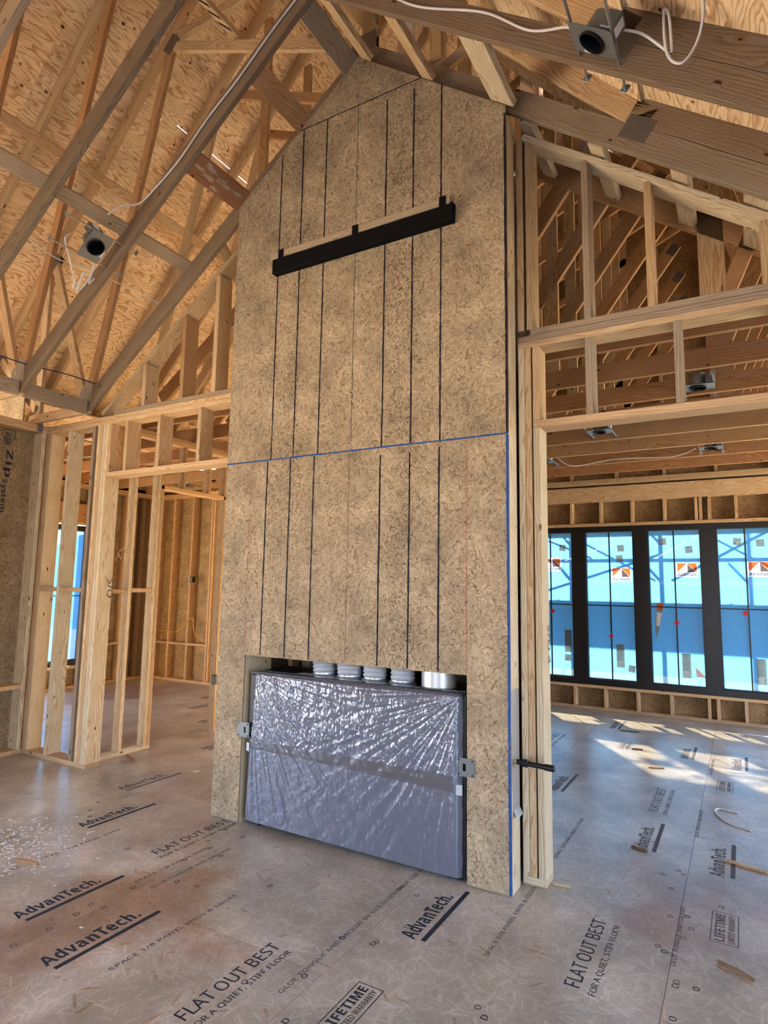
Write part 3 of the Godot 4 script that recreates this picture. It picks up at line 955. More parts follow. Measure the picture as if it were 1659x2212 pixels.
# a window seen from inside (facing +z), its bottom middle at «at»
func window_unit(called: String, label: String, at: Vector3, turn: Basis, wd: float, ht: float, cols: int, bar_y: float, marks: Array) -> void:
	var t := thing(called, label, "window", Vector3.ZERO, "", "structure")
	var fr := 0.088 if at.x > -3.0 else 0.055
	for s in [-1, 1]:
		box(t, "jamb", Vector3(s * (wd - fr) * 0.5, ht * 0.5, 0), Vector3(fr, ht, 0.09), "black_frame", 0.004)
		box(t, "sash_stile", Vector3(s * (wd * 0.5 - fr - 0.006), ht * 0.5, -0.005), Vector3(0.014, ht - 0.15, 0.05), "black_frame", 0.003)
	box(t, "head", Vector3(0, ht - 0.04, 0.002), Vector3(wd - 2 * fr + 0.004, 0.08, 0.088), "black_frame", 0.004)
	box(t, "sill", Vector3(0, 0.04, 0.002), Vector3(wd - 2 * fr + 0.004, 0.08, 0.088), "black_frame", 0.004)
	box(t, "sash_rail", Vector3(0, 0.085, 0.0), Vector3(wd - 2 * fr, 0.014, 0.05), "black_frame", 0.003)
	if cols > 1:
		box(t, "mullion", Vector3(0, ht * 0.5, 0.001), Vector3(0.12, ht - 0.155, 0.085), "black_frame", 0.004)
	var by := bar_y - at.y
	var hw := wd * 0.5 - fr
	var spans := [[-hw, hw]] if cols == 1 else [[-hw, -0.06], [0.06, hw]]
	for sp in spans:
		var mid: float = (sp[0] + sp[1]) * 0.5
		box(t, "muntin", Vector3(mid, ht * 0.5, -0.012), Vector3(0.017, ht - 0.16, 0.016), "black_frame", 0.002)
		for q in [[sp[0], mid - 0.009], [mid + 0.009, sp[1]]]:
			box(t, "muntin", Vector3((q[0] + q[1]) * 0.5, by, -0.012), Vector3(q[1] - q[0], 0.015, 0.015), "black_frame", 0.002)
			for v in [[0.08, by], [by, ht - 0.08]]:
				put(t, "pane", film_mesh(q[0], v[0], q[1], v[1], -0.022), M.window_film)
	for q in marks:
		sticker(t, q[0], q[1], q[2] - at.y)
	t.transform = Transform3D(turn, at)

func film_mesh(x0: float, y0: float, x1: float, y1: float, z: float) -> ArrayMesh:
	var n := FastNoiseLite.new()
	n.seed = rng.randi() % 1000
	n.frequency = 7.0
	var nx := 8
	var ny := 22
	var st := SurfaceTool.new()
	st.begin(Mesh.PRIMITIVE_TRIANGLES)
	st.set_smooth_group(0)
	for j in ny + 1:
		for i in nx + 1:
			var x := lerpf(x0, x1, float(i) / nx)
			var y := lerpf(y0, y1, float(j) / ny)
			var e := 0.0 if i == 0 or j == 0 or i == nx or j == ny else 1.0
			st.add_vertex(Vector3(x, y, z + e * 0.0035 * n.get_noise_2d(x * 1.6, y)))
	for j in ny:
		for i in nx:
			var a := j * (nx + 1) + i
			for k in [a, a + nx + 1, a + 1, a + 1, a + nx + 1, a + nx + 2]:
				st.add_index(k)
	st.generate_normals()
	return st.commit()

func flat(parent: Node, called: String, pts: PackedVector2Array, o: Vector3, material: String, turn := 0.0) -> MeshInstance3D:
	# a single sheet facing the room
	var V := PackedVector3Array()
	var N := PackedVector3Array()
	for q in pts:
		V.append(o + Vector3(q.rotated(turn).x, q.rotated(turn).y, 0) - base_of(parent))
		N.append(Vector3.BACK)
	var I := Geometry2D.triangulate_polygon(pts)
	for f in range(0, I.size(), 3):
		if (V[I[f + 1]] - V[I[f]]).cross(V[I[f + 2]] - V[I[f]]).z > 0.0:
			var q := I[f + 1]
			I[f + 1] = I[f + 2]
			I[f + 2] = q
	return put(parent, called, arrays(V, N, PackedVector2Array(), PackedColorArray(), I), M[material])

func sticker(t: Node3D, kind: String, x: float, y: float) -> void:
	var z := -0.0165
	var o := Vector3(x, y, z)
	var f := Vector3(0, 0, 0.0006)
	match kind:
		"logo":
			var s := flat(t, "sticker", rect(-0.127, -0.094, 0.127, 0.094), o, "sticker_white")
			for q in [[[-0.112, 0.085], [-0.112, -0.03], [0.0, 0.085]], [[0.112, 0.085], [0.0, 0.085], [0.112, -0.03]]]:
				flat(s, "print", PackedVector2Array([Vector2(q[0][0], q[0][1]), Vector2(q[1][0], q[1][1]), Vector2(q[2][0], q[2][1])]), o + f, "sticker_orange")
			flat(s, "print", PackedVector2Array([Vector2(0.006, 0.076), Vector2(0.006, -0.03), Vector2(0.106, -0.03)]), o + f, "sticker_brown")
			# the print faces the garden, so from the room it reads backwards
			var m := text_mesh("ANDERSEN")
			var bb := m.get_aabb()
			var sx := 0.222 / bb.size.x
			var sy := 0.036 / bb.size.y
			put(s, "lettering", m, M.ink, Transform3D(Basis(Vector3(-sx, 0, 0), Vector3(0, sy, 0), Vector3(0, 0, -0.05)), o + f + Vector3(sx * (bb.position.x + bb.size.x * 0.5), -0.08 - sy * bb.position.y, 0)))
		"square":
			var turn := rng.randf_range(-0.14, 0.14)
			var s := flat(t, "sticker", rect(-0.043, -0.044, 0.043, 0.044), o, "sticker_grey", turn)
			for k in 5:
				var c := Vector2(rng.randf_range(-0.024, 0.024), rng.randf_range(-0.028, 0.028))
				var h := Vector2(rng.randf_range(0.006, 0.016), rng.randf_range(0.004, 0.012))
				flat(s, "print", PackedVector2Array([c + Vector2(-h.x, -h.y * 0.5), c + Vector2(h.x * 0.6, -h.y), c + Vector2(h.x, h.y), c + Vector2(-h.x * 0.7, h.y * 0.6)]), o + f, "sticker_white", turn)
		"tall":
			var s := flat(t, "sticker", rect(-0.05, -0.15, 0.05, 0.15), o, "sticker_grey")
			for k in 15:
				var w := 0.043 * rng.randf_range(0.6, 1.0)
				var h := 0.002 if k < 11 else 0.006
				var yy := 0.135 - k * 0.019
				flat(s, "print", rect(-0.043, yy - h, -0.043 + 2.0 * w, yy + h), o + f, "sticker_white" if k >= 11 else "ink", 0.0)
		"tag":
			flat(t, "red_tag", PackedVector2Array([Vector2(-0.034, 0), Vector2(0, -0.036), Vector2(0.034, 0.004), Vector2(0.004, 0.034)]), Vector3(x, y, -0.001), "red_plastic")
		"strip":
			var s := flat(t, "sticker", PackedVector2Array([Vector2(-0.03, 0.20), Vector2(0.045, 0.19), Vector2(0.01, -0.02), Vector2(-0.045, -0.24), Vector2(-0.06, -0.24), Vector2(-0.06, -0.05)]), o + f * 3.0, "sticker_grey")
			flat(s, "print", PackedVector2Array([Vector2(-0.03, 0.20), Vector2(0.045, 0.19), Vector2(0.032, 0.11), Vector2(-0.043, 0.12)]), o + f * 4.0, "sticker_orange")
			flat(s, "print", PackedVector2Array([Vector2(-0.04, 0.08), Vector2(0.02, 0.07), Vector2(-0.012, -0.1), Vector2(-0.05, -0.1)]), o + f * 4.0, "sticker_white")
		"corner":
			flat(t, "sticker", PackedVector2Array([Vector2(-0.06, 0.06), Vector2(-0.05, -0.06), Vector2(0.06, -0.06)]), o, "sticker_brown")

# walls of the house outside the picture, with the wide openings that let the daylight in
func build_shell() -> void:
	var U := Vector3.UP
	var w := thing("wall_right", "sheathed stud wall on the camera's right with a wide opening", "wall", Vector3(4.79, 0, 3.0), "", "structure")
	for q in [[-0.33, 0.0, 2.1, 3.08], [1.77, 2.5, 2.4, 0.58], [4.17, 0.0, 2.4, 3.08]]:
		sheet(w, "sheathing_panel", Vector3(4.861, q[1], q[0]), Vector3.BACK, U, q[2], q[3], SHEATH)
	plate_z(w, "top_plate", -0.33, 6.5, 4.79, 3.06, 0.038, 0.14)
	for z in [-0.1, 0.3, 0.7, 1.1, 1.5, 1.73, 4.22, 4.6, 5.0, 5.4, 5.8]:
		stud(w, "stud", 4.79, z, 0.14, 0.038, 0.0, 3.04)
	plate_z(w, "door_header", 1.7, 4.25, 4.79, 2.6, 0.19, 0.13)
	var b := thing("wall_entry", "sheathed gable wall behind the camera with one wide door opening", "wall", Vector3(1.06, 0, 6.55), "", "structure")
	for q in [[-2.75, 0.0, 3.55, 3.1], [2.8, 0.0, 2.06, 3.1], [0.8, 2.5, 2.0, 0.45]]:
		sheet(b, "sheathing_panel", Vector3(q[0], q[1], 6.56), Vector3.RIGHT, U, q[2], q[3], SHEATH)
	panel(b, "gable_panel", PackedVector2Array([Vector2(-4.6, 2.9), Vector2(6.7, 2.9), Vector2(XC, 8.75)]), Vector3(0, 0, 6.56), Vector3.RIGHT, U, 0.012, "osb", SHEATH)
	plate_x(b, "door_header", 0.4, 3.0, 2.66, 6.49, 0.24, 0.13)
	for x in [-2.55, -2.0, -1.4, -0.8, -0.2, 0.3, 0.75, 2.85, 3.4, 3.9, 4.35]:
		stud(b, "stud", x, 6.49, 0.038, 0.14, 0.0, 3.0)
	var g := thing("wall_outer", "strand board gable end closing the roof above the far windows", "wall", Vector3(XC, 3, -5.6), "", "structure")
	panel(g, "gable_panel", PackedVector2Array([Vector2(-4.6, 3.15), Vector2(6.7, 3.15), Vector2(XC, 8.75)]), Vector3(0, 0, -5.59), Vector3.RIGHT, U, 0.012, "osb", Color(0.66, 0.5, 0.35))
	for k in 13:
		var x := -2.4 + k * 0.6
		stud(g, "gable_stud", x, -5.53, 0.038, 0.09, 3.09, 8.65 - 1.1 * absf(x - XC) - 0.2, TAN)
	var p := thing("wall_partition", "strand board partition between the hall and the far room", "wall", Vector3(-0.15, 0, -3.0), "", "structure")
	sheet(p, "sheathing_panel", Vector3(-0.12, 0.0, -0.60), Vector3.FORWARD, U, 5.0, 3.05, SHEATH)
	panel(p, "attic_panel", PackedVector2Array([Vector2(4.1, 3.0), Vector2(5.6, 3.0), Vector2(5.6, 7.5), Vector2(4.1, 7.5)]), Vector3(-0.12, 0, 0), Vector3.FORWARD, U, 0.012, "osb", SHEATH)
	for k in 12:
		stud(p, "stud", -0.07, -0.65 - k * 0.4064, 0.089, 0.038, 0.0, 3.05)
	var r := thing("wall_wing", "stud wall with a wide opening at the right end of the far room", "wall", Vector3(7.95, 0, -2.8), "", "structure")
	sheet(r, "sheathing_panel", Vector3(8.0, -0.05, -5.6), Vector3.BACK, U, 0.6, 3.2, SHEATH)
	sheet(r, "sheathing_panel", Vector3(8.0, 2.7, -5.0), Vector3.BACK, U, 4.4, 0.45, SHEATH)
	sheet(r, "sheathing_panel", Vector3(8.0, -0.05, -0.6), Vector3.BACK, U, 0.4, 3.2, SHEATH)
	for z in [-5.4, -5.02, -0.58, -0.25]:
		stud(r, "stud", 7.93, z, 0.14, 0.038, 0.0, 3.05)
	plate_z(r, "door_header", -5.05, -0.55, 7.93, 2.8, 0.19, 0.13)
	sheet(r, "sheathing_panel", Vector3(4.86, -0.05, -0.2), Vector3.RIGHT, U, 3.15, 3.2, SHEATH)
	var lid := thing("ceiling_wing", "plywood lid above the joists at the right end of the far room", "ceiling", Vector3(6.9, 3.5, -2.8), "", "structure")
	for k in 5:
		sheet(lid, "plywood_panel", Vector3(5.65, 3.50, -5.7 + k * 1.22), Vector3.RIGHT, Vector3.BACK, 2.44, 1.22, Color(0.62, 0.44, 0.26), "plywood", 0.015)
	var h := thing("wall_back", "framed wall with an added door opening at the end of the hall", "wall", Vector3(-1.0, 0, -4.1), "", "structure")
	sheet(h, "sheathing_panel", Vector3(-1.74, 2.3, -4.09), Vector3.RIGHT, U, 1.62, 0.85, SHEATH)  # open doorway below is added, to bring light into the hall
	plate_x(h, "door_header", -1.74, -0.13, 2.35, -4.03, 0.09, 0.1)
	var f := thing("wall_porch", "sheathed front wall of the left room along the porch", "wall", Vector3(-4.2, 0, -0.1), "", "structure")
	sheet(f, "sheathing_panel", Vector3(-5.64, -0.05, -0.02), Vector3.RIGHT, U, 2.9, 3.5, SHEATH)

# ---------------------------------------------------------------- roof
const SLOPE := 1.1
const RIDGE := -0.141       # ridge of the roof over the vaulted room
const ZSPLIT := -0.55       # behind this the roof is higher
func chord_y(x: float) -> float:      # underside of the top chords, rear roof (symmetrical)
	return 5.29 + SLOPE * (3.061 - absf(x - XC))

func low_y(x: float) -> float:        # underside of the right top chords over the vaulted room
	return 7.18 - SLOPE * x

func vault_y(x: float) -> float:      # underside of the sloping bottom chords
	return 5.25 - 0.752 * absf(x - XC)

func deck_sheet(c: Node3D, xa: float, ya: float, xb: float, yb: float, z0: float, z1: float, gap := 0.0002) -> void:
	# a plywood sheet whose lower edge is at (xa, ya) and upper edge at (xb, yb); the face looks down
	if z1 - z0 < 0.02:
		return
	var up := Vector3(xb - xa, yb - ya, 0)
	var wide := up.length()
	up /= wide
	var pts := rect(0.0002, gap, z1 - z0 - 0.0002, wide)
	var tint := vary(Color(0.86, 0.65, 0.40), 0.07)
	var off := Vector2(rng.randf(), rng.randf())
	if xb > xa:
		panel(c, "plywood_panel", pts, Vector3(xa, ya, z0), Vector3.BACK, up, 0.013, "plywood", tint, Vector2(2.44, 1.22), off)
	else:
		panel(c, "plywood_panel", pts, Vector3(xa, ya, z1), Vector3.FORWARD, up, 0.013, "plywood", tint, Vector2(2.44, 1.22), off)

func build_roof_deck() -> void:
	var rise := 0.205          # deck underside above the underside of the chords, measured upright
	var step := 1.2192 / Vector2(1.0, SLOPE).length()
	var c := thing("ceiling_deck", "plywood roof deck with wavy grain and knots, left slope", "roof deck", Vector3(-1.5, 5.0, 0), "", "structure")
	for r in range(-4, 4):
		var u0 := -1.45 + r * step      # rows start at the joint x = -1.45
		for k in range(-3, 4):
			var z0 := ZSPLIT + k * 2.4384 + (1.2192 if posmod(r, 2) == 1 else 0.0)
			var z1 := minf(z0 + 2.4384, 6.9)
			z0 = maxf(z0, -6.1)
			if r == -4:
				z0 = maxf(z0, 0.0)
			for part in [[z0, minf(z1, ZSPLIT), XC - 0.012], [maxf(z0, ZSPLIT), z1, RIDGE - 0.02]]:
				var u1 := minf(u0 + step, part[2])
				if u1 - u0 < 0.03:
					continue
				deck_sheet(c, u0, chord_y(u0) + rise, u1, chord_y(u1) + rise, part[0], part[1], 0.005 if (r == 0 or r == 2) and part[1] < 0.0 else 0.0002)
	var d := thing("ceiling_deck", "plywood roof deck with large knots, right slope", "roof deck", Vector3(2.0, 5.0, 2.0), "", "structure")
	# over the vaulted room: steep part, then the low pitch on the doubled chords, then a flat end
	var rows := []
	var x := 2.872
	while x > RIDGE + 0.05:
		var x2 := maxf(x - step, RIDGE + 0.02)
		rows.append([x, low_y(x) + rise, x2, low_y(x2) + rise])
		x = x2
	var y3 := vault_y(3.95) + 0.365
	rows.append([3.95, y3, 2.872, vault_y(2.872) + 0.365])
	rows.append([4.98, y3 - 0.02, 3.95, y3])
	for i in rows.size():
		var q: Array = rows[i]
		for k in range(-1, 4):
			var z0 := ZSPLIT + k * 2.4384 + (1.2192 if i % 2 == 1 else 0.0)
			deck_sheet(d, q[0], q[1], q[2], q[3], maxf(z0, ZSPLIT), minf(z0 + 2.4384, 6.9))
	# rear roof, right slope
	var e := thing("ceiling_deck", "plywood roof deck over the rooms behind the gable wall, right slope", "roof deck", Vector3(3.0, 5.0, -3.0), "", "structure")
	for r in range(0, 7):
		var u0 := 2.0 * XC + 3.9 - r * step
		var u1 := maxf(u0 - step, XC + 0.012)
		if u0 - u1 < 0.03:
			continue
		for k in 3:
			var z0 := ZSPLIT - (k + 1) * 2.4384 + (1.2192 if r % 2 == 1 else 0.0)
			deck_sheet(e, u0, chord_y(u0) + rise, u1, chord_y(u1) + rise, maxf(z0, -6.1), minf(z0 + 2.4384, ZSPLIT))
	panel(e, "infill_panel", PackedVector2Array([Vector2(4.98, y3), Vector2(6.1, 3.4), Vector2(XC, 8.86), Vector2(RIDGE, 7.56), Vector2(2.872, 4.25), Vector2(3.95, y3 + 0.01)]), Vector3(0, 0, ZSPLIT + 0.006), Vector3.RIGHT, Vector3.UP, 0.012, "osb", Color(0.6, 0.5, 0.38))

func web(t: Node3D, z: float, x0: float, y0: float, x1: float, y1: float, tint := TAN, wide := 0.089, called := "web") -> void:
	board(t, called, Vector3(x0, y0, z), Vector3(x1, y1, z), wide, 0.038, Vector3.UP if absf(x1 - x0) > absf(y1 - y0) * 0.2 else Vector3.RIGHT, tint)

func plate(t: Node3D, z: float, x: float, y: float, turn: float, sx := 0.17, sy := 0.12) -> void:
	for s in [-1, 1]:
		box(t, "connector_plate", Vector3(x, y, z + s * 0.0196), Vector3(sx, sy, 0.0012), "plate_metal", 0.0003, Basis(Vector3.BACK, turn))

func ribbed_plate(t: Node3D, z: float, x: float, y: float, s: int) -> void:
	# galvanised connector whose punched rows show as upright stripes, where two webs meet the heel
	var st := SurfaceTool.new()
	st.begin(Mesh.PRIMITIVE_TRIANGLES)
	for k in 9:
		var u := -0.085 + 0.0205 * k
		var top := 0.13 - 0.9 * absf(u - 0.03)
		var low := -0.085 + 0.35 * maxf(0.0, -u)
		var m := bar_mesh(0.0115, top - low, 0.004, Color.WHITE, Vector2.ONE, Vector2.ZERO, 0.001)
		st.append_from(m, 0, Transform3D(Basis.IDENTITY, Vector3(x - s * u * -1.0, y + (top + low) * 0.5, z + 0.0215) - base_of(t)))
	put(t, "connector_plate", st.commit(), M.galvanized).set_meta("label", "striped galvanised connector plate")

func main_truss(z: float, label: String, bottom_tint: Color) -> void:
	var t := thing("roof_truss", label, "truss", Vector3(XC, 3.08, z), "scissor roof trusses over the vaulted room")
	var nv := 0.07 * sqrt(1.0 + 0.752 * 0.752)
	var nt := 0.07 * sqrt(1.0 + SLOPE * SLOPE)
	for s in [-1, 1]:
		var X := func(x: float) -> float: return x if s < 0 else 2.0 * XC - x
		# bottom chords: short flat run on the wall, then up to the ridge of the vault
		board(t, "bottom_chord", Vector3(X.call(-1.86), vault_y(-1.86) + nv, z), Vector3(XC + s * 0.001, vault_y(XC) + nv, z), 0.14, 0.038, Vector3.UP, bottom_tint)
		board(t, "flat_chord", Vector3(X.call(-2.74), 3.125, z), Vector3(X.call(-1.80), 3.125, z), 0.088, 0.038, Vector3.UP, FRESH)
	# left half
	board(t, "top_chord", Vector3(-4.05, chord_y(-4.05) + nt, z), Vector3(RIDGE - 0.02, chord_y(RIDGE) + nt - 0.02, z), 0.14, 0.038, Vector3.UP, TAN)
	web(t, z, -1.90, 3.22, -2.52, 4.70, TAN)
	web(t, z, -1.83, 3.22, -1.0, 6.36, RED)
	web(t, z, -0.99, 6.36, 1.0, 5.45, TAN)
	web(t, z, -2.60, 3.16, -2.60, 4.60, TAN)
	web(t, z, -2.60, 3.20, -3.35, 3.85, TAN)
	plate(t, z, -1.0, 6.38, 0.8)
	plate(t, z, -2.52, 4.70, 0.8)
	ribbed_plate(t, z, -1.85, 3.27, 1)
	# right half: the top chord comes down on a doubled bottom chord
	board(t, "top_chord", Vector3(2.90, low_y(2.90) + nt, z), Vector3(RIDGE + 0.02, low_y(RIDGE) + nt - 0.02, z), 0.14, 0.038, Vector3.UP, FRESH)
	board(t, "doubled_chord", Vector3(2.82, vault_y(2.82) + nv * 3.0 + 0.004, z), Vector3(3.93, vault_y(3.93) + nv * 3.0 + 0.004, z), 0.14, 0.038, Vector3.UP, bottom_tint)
	plate(t, z, 2.84, vault_y(2.84) + 0.155, -0.64, 0.16, 0.13)
	web(t, z, -0.93, 6.44, 0.64, 6.44, TAN, 0.089, "collar_tie")
	web(t, z, 1.10, 5.45, 1.10, 6.0, GREY, 0.11, "king_post")
	web(t, z, 1.15, 5.46, 0.2, 6.90, TAN)
	web(t, z, 1.62, 5.05, 1.62, 5.42, TAN)
	plate(t, z, XC, 5.42, 0.0, 0.2, 0.14)

func rear_truss(z: float, label: String, first: bool) -> void:
	var t := thing("roof_truss", label, "truss", Vector3(XC, 3.08, z), "flat bottomed roof trusses beyond the gable wall")
	board(t, "bottom_chord", Vector3(-5.55, 3.15, z), Vector3(7.95, 3.15, z), 0.14, 0.038, Vector3.UP, Color(0.36, 0.205, 0.10) if rng.randf() < 0.6 else Color(0.42, 0.27, 0.145))
	for s in [-1, 1]:
		var X := func(x: float) -> float: return x if s < 0 else 2.0 * XC - x
		var nt := 0.07 * sqrt(1.0 + SLOPE * SLOPE)
		board(t, "top_chord", Vector3(X.call(-4.0), chord_y(-4.0) + nt, z), Vector3(XC + s * 0.02, chord_y(XC) + nt - 0.02, z), 0.14, 0.038, Vector3.UP, RED if s > 0 else TAN)
		web(t, z, X.call(-1.83), 3.26, X.call(-1.0), 6.36, TAN)
		web(t, z, X.call(-0.99), 6.36, X.call(1.0), 5.45, RED)
		if s < 0:
			web(t, z, -0.42, 3.22, -0.42, 6.9, RED)
			web(t, z, -1.3, 3.22, -0.3, 4.3, RED)
			web(t, z, -0.9, 4.75, 0.0, 3.3, TAN)
	# the parallel diagonals seen through the studs right of the chase
	web(t, z, 1.50, 3.22, 2.80, 4.99, RED, 0.12)
	web(t, z, 2.05, 3.22, 2.05, 6.5, TAN)
	web(t, z, 3.15, 3.22, 3.15, 6.2, TAN if first else RED, 0.14)
	web(t, z, 3.2, 3.26, 3.95, 5.0, RED)
	web(t, z, XC, 3.22, XC, 8.5, TAN, 0.14, "king_post")
	plate(t, z, 2.78, 4.93, 0.9, 0.11, 0.09)
	if first:
		for s in [-1, 1]:
			var xe := 3.55 if s > 0 else -1.6
			var y := func(x: float) -> float: return 5.14 - 0.705 * absf(x - XC) + 0.085
			board(t, "sloping_chord", Vector3(XC + s * 0.02, y.call(XC), z), Vector3(xe, y.call(xe), z), 0.14, 0.038, Vector3.UP, RED)

func build_trusses() -> void:
	var labels := ["scissor truss lying against the top of the fireplace wall", "scissor truss carrying the long white cable, next before the fireplace wall", "scissor truss third from the fireplace wall, crossing the upper left corner", "scissor truss fourth from the fireplace wall, at the very corner"]
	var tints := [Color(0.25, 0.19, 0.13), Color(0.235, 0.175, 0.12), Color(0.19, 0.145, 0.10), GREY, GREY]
	for k in 4:
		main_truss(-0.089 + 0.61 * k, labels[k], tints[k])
	var rear := ["first", "second", "third", "fourth", "fifth", "sixth", "seventh", "eighth"]
	for k in 8:
		rear_truss(-0.70 - 0.61 * k, "%s flat bottomed truss behind the header of the right doorway" % rear[k], k == 0)

func build_bracing() -> void:
	var g := "boards tying the trusses together"
	# laid along the trusses (z)
	for q in [[-1.72, 5.25, -5.0, 4.0, TAN, "brown brace board nailed under the top chords, left slope", 0.089, 0.038],
			[-0.62, 4.165, -0.2, 3.0, Color(0.42, 0.335, 0.235), "grey brace board lying on the sloping chords behind the left light", 0.10, 0.038],
			[1.93, 4.985, -0.45, 4.0, TAN, "brown brace board nailed under the top chords, right slope", 0.089, 0.038]]:
		var t := thing("brace_board", q[5], "board", Vector3(q[0], q[1], (q[2] + q[3]) * 0.5), g)
		var up := Vector3(1, SLOPE, 0) if q[0] < XC else Vector3(-1, SLOPE, 0)
		if q[1] < 5.0:
			up = Vector3(1, 0.752, 0)
		board(t, "timber", Vector3(q[0], q[1], q[2]), Vector3(q[0], q[1], q[3]), q[6], q[7], up, q[4])
	var pb := thing("brace_board", "brace board with dark slanted print beside the left ridge webs", "board", Vector3(-0.24, 6.13, 1.5), g)
	board(pb, "timber", Vector3(-0.24, 6.135, -0.1), Vector3(-0.24, 6.135, 3.0), 0.089, 0.038, Vector3(1, -0.45, 0), FRESH)
	var dn := Vector3(-0.45, -1, 0).normalized()
	letter(pb, "printed_pattern", "/////////////////////", Vector3(-0.24, 6.135, -0.05) + dn * 0.0195 + Vector3(1, -0.45, 0).normalized() * 0.035, Vector3.BACK, dn.cross(Vector3.BACK), 2.6, 0.07, "marker")
	var n := thing("brace_board", "grey nailer board along the foot of the left sloping chords", "board", Vector3(-1.83, 3.13, 0.7), g)
	for k in 4:
		var z0 := -0.07 + k * 0.61
		board(n, "block", Vector3(-1.83, 3.135, z0 + 0.003), Vector3(-1.83, 3.135, z0 + 0.569), 0.12, 0.038, Vector3.UP, GREY)
	# blocking between the first two trusses and the fireplace wall, lying in the slope of the vault
	var gb := "blocking boards above the fireplace wall"
	for q in [[0.04, 0.17, Color(0.30, 0.15, 0.075), "reddish board with white stains above the left shoulder of the chase", 1],
			[0.61, 0.15, RED, "brown board between truss and chase, halfway up the left slope", 1],
			[1.00, 0.14, GREY, "wide grey board ending left of the peak of the chase", 1],
			[1.125, 0.10, FRESH, "narrow yellow board ending right of the peak of the chase", 1],
			[1.60, 0.10, TAN, "narrow tan board halfway up the right slope of the chase", 1],
			[2.10, 0.18, PALE, "wide pale board with dark streaks over the right shoulder", 1],
			[2.20, 0.10, PALE, "pale block end hanging between the first gable studs", -1],
			[2.60, 0.10, PALE, "pale block end hanging beside the second gable stud", -1],
			[3.02, 0.10, PALE, "pale block end hanging beside the third gable stud", -1],
			[3.36, 0.13, PALE, "pale wide block at the right picture edge under the raked plate", -1],
			[0.30, 0.10, PALE, "pale block at the gable just left of the chase corner", -1]]:
		var x: float = q[0]
		var s := 1.0 if x > XC else -1.0
		var tn := Vector3(1, -0.752 * s, 0).normalized()
		var nrm := Vector3(0.752 * s, 1, 0).normalized()
		var y := vault_y(x)
		var lift := 0.02
		var z0 := -0.068
		var z1 := 0.50
		if q[4] < 0:
			z0 = -0.66
			z1 = -0.115
			y = 5.19 - 0.727 * absf(x - XC)
			lift = 0.03
		elif absf(x - XC) < 1.04:
			z0 = 0.002
		var c := Vector3(x, y, 0) + nrm * lift
		var t := thing("blocking_board", q[3], "board", c + Vector3(0, 0, (z0 + z1) * 0.5), gb)
		board(t, "timber", c + Vector3(0, 0, z0), c + Vector3(0, 0, z1), q[1], 0.038, tn, q[2])
		if x == 0.04:
			var r2 := RandomNumberGenerator.new()
			r2.seed = 5
			for k in 9:
				var pts := PackedVector2Array()
				var m := 9
				for j in m:
					var a := TAU * j / m
					pts.append(Vector2(cos(a) * r2.randf_range(0.008, 0.075), sin(a) * r2.randf_range(0.004, 0.022)))
				panel(t, "white_stain", pts, c - nrm * 0.0196 + Vector3(0, 0, r2.randf_range(0.05, 0.45)) + tn * r2.randf_range(-0.06, 0.06), Vector3.BACK, tn, 0.0003, "stain").set_meta("label", "whitish stain")

# ---------------------------------------------------------------- fireplace insert
func film_z(x: float, y: float, n1: FastNoiseLite, n2: FastNoiseLite) -> float:
	# crumpled film: folds fan out from the two upper corners, the lower half hangs smoother
	var a1 := atan2(0.99 - y, x - 0.28)
	var d1 := Vector2(x - 0.28, 0.99 - y).length()
	var a2 := atan2(0.99 - y, 1.86 - x)
	var d2 := Vector2(1.86 - x, 0.99 - y).length()
	var f := 0.0
	f += 0.007 * exp(-d1 * 1.5) * (1.0 - absf(n1.get_noise_2d(a1 * 9.0, d1 * 0.8)) * 2.6)
	f += 0.006 * exp(-d2 * 1.6) * (1.0 - absf(n1.get_noise_2d(a2 * 9.0 + 40.0, d2 * 0.8)) * 2.6)
	var lower := 0.45 if y < 0.5 else 1.0
	f += 0.0062 * lower * (0.5 - absf(n2.get_noise_2d(x * 5.0 + y * 2.0, y * 3.0 - x)))
	f += 0.0040 * lower * (0.5 - absf(n2.get_noise_2d(x * 15.0 - y * 9.0 + 70.0, y * 11.0 + x * 6.0)))
	f += 0.0026 * lower * (0.5 - absf(n2.get_noise_2d(x * 34.0 + y * 20.0 + 10.0, y * 17.0 - x * 9.0)))
	f += 0.0012 * (0.5 - absf(n1.get_noise_2d(x * 60.0 + 10.0, y * 41.0)))
	return f

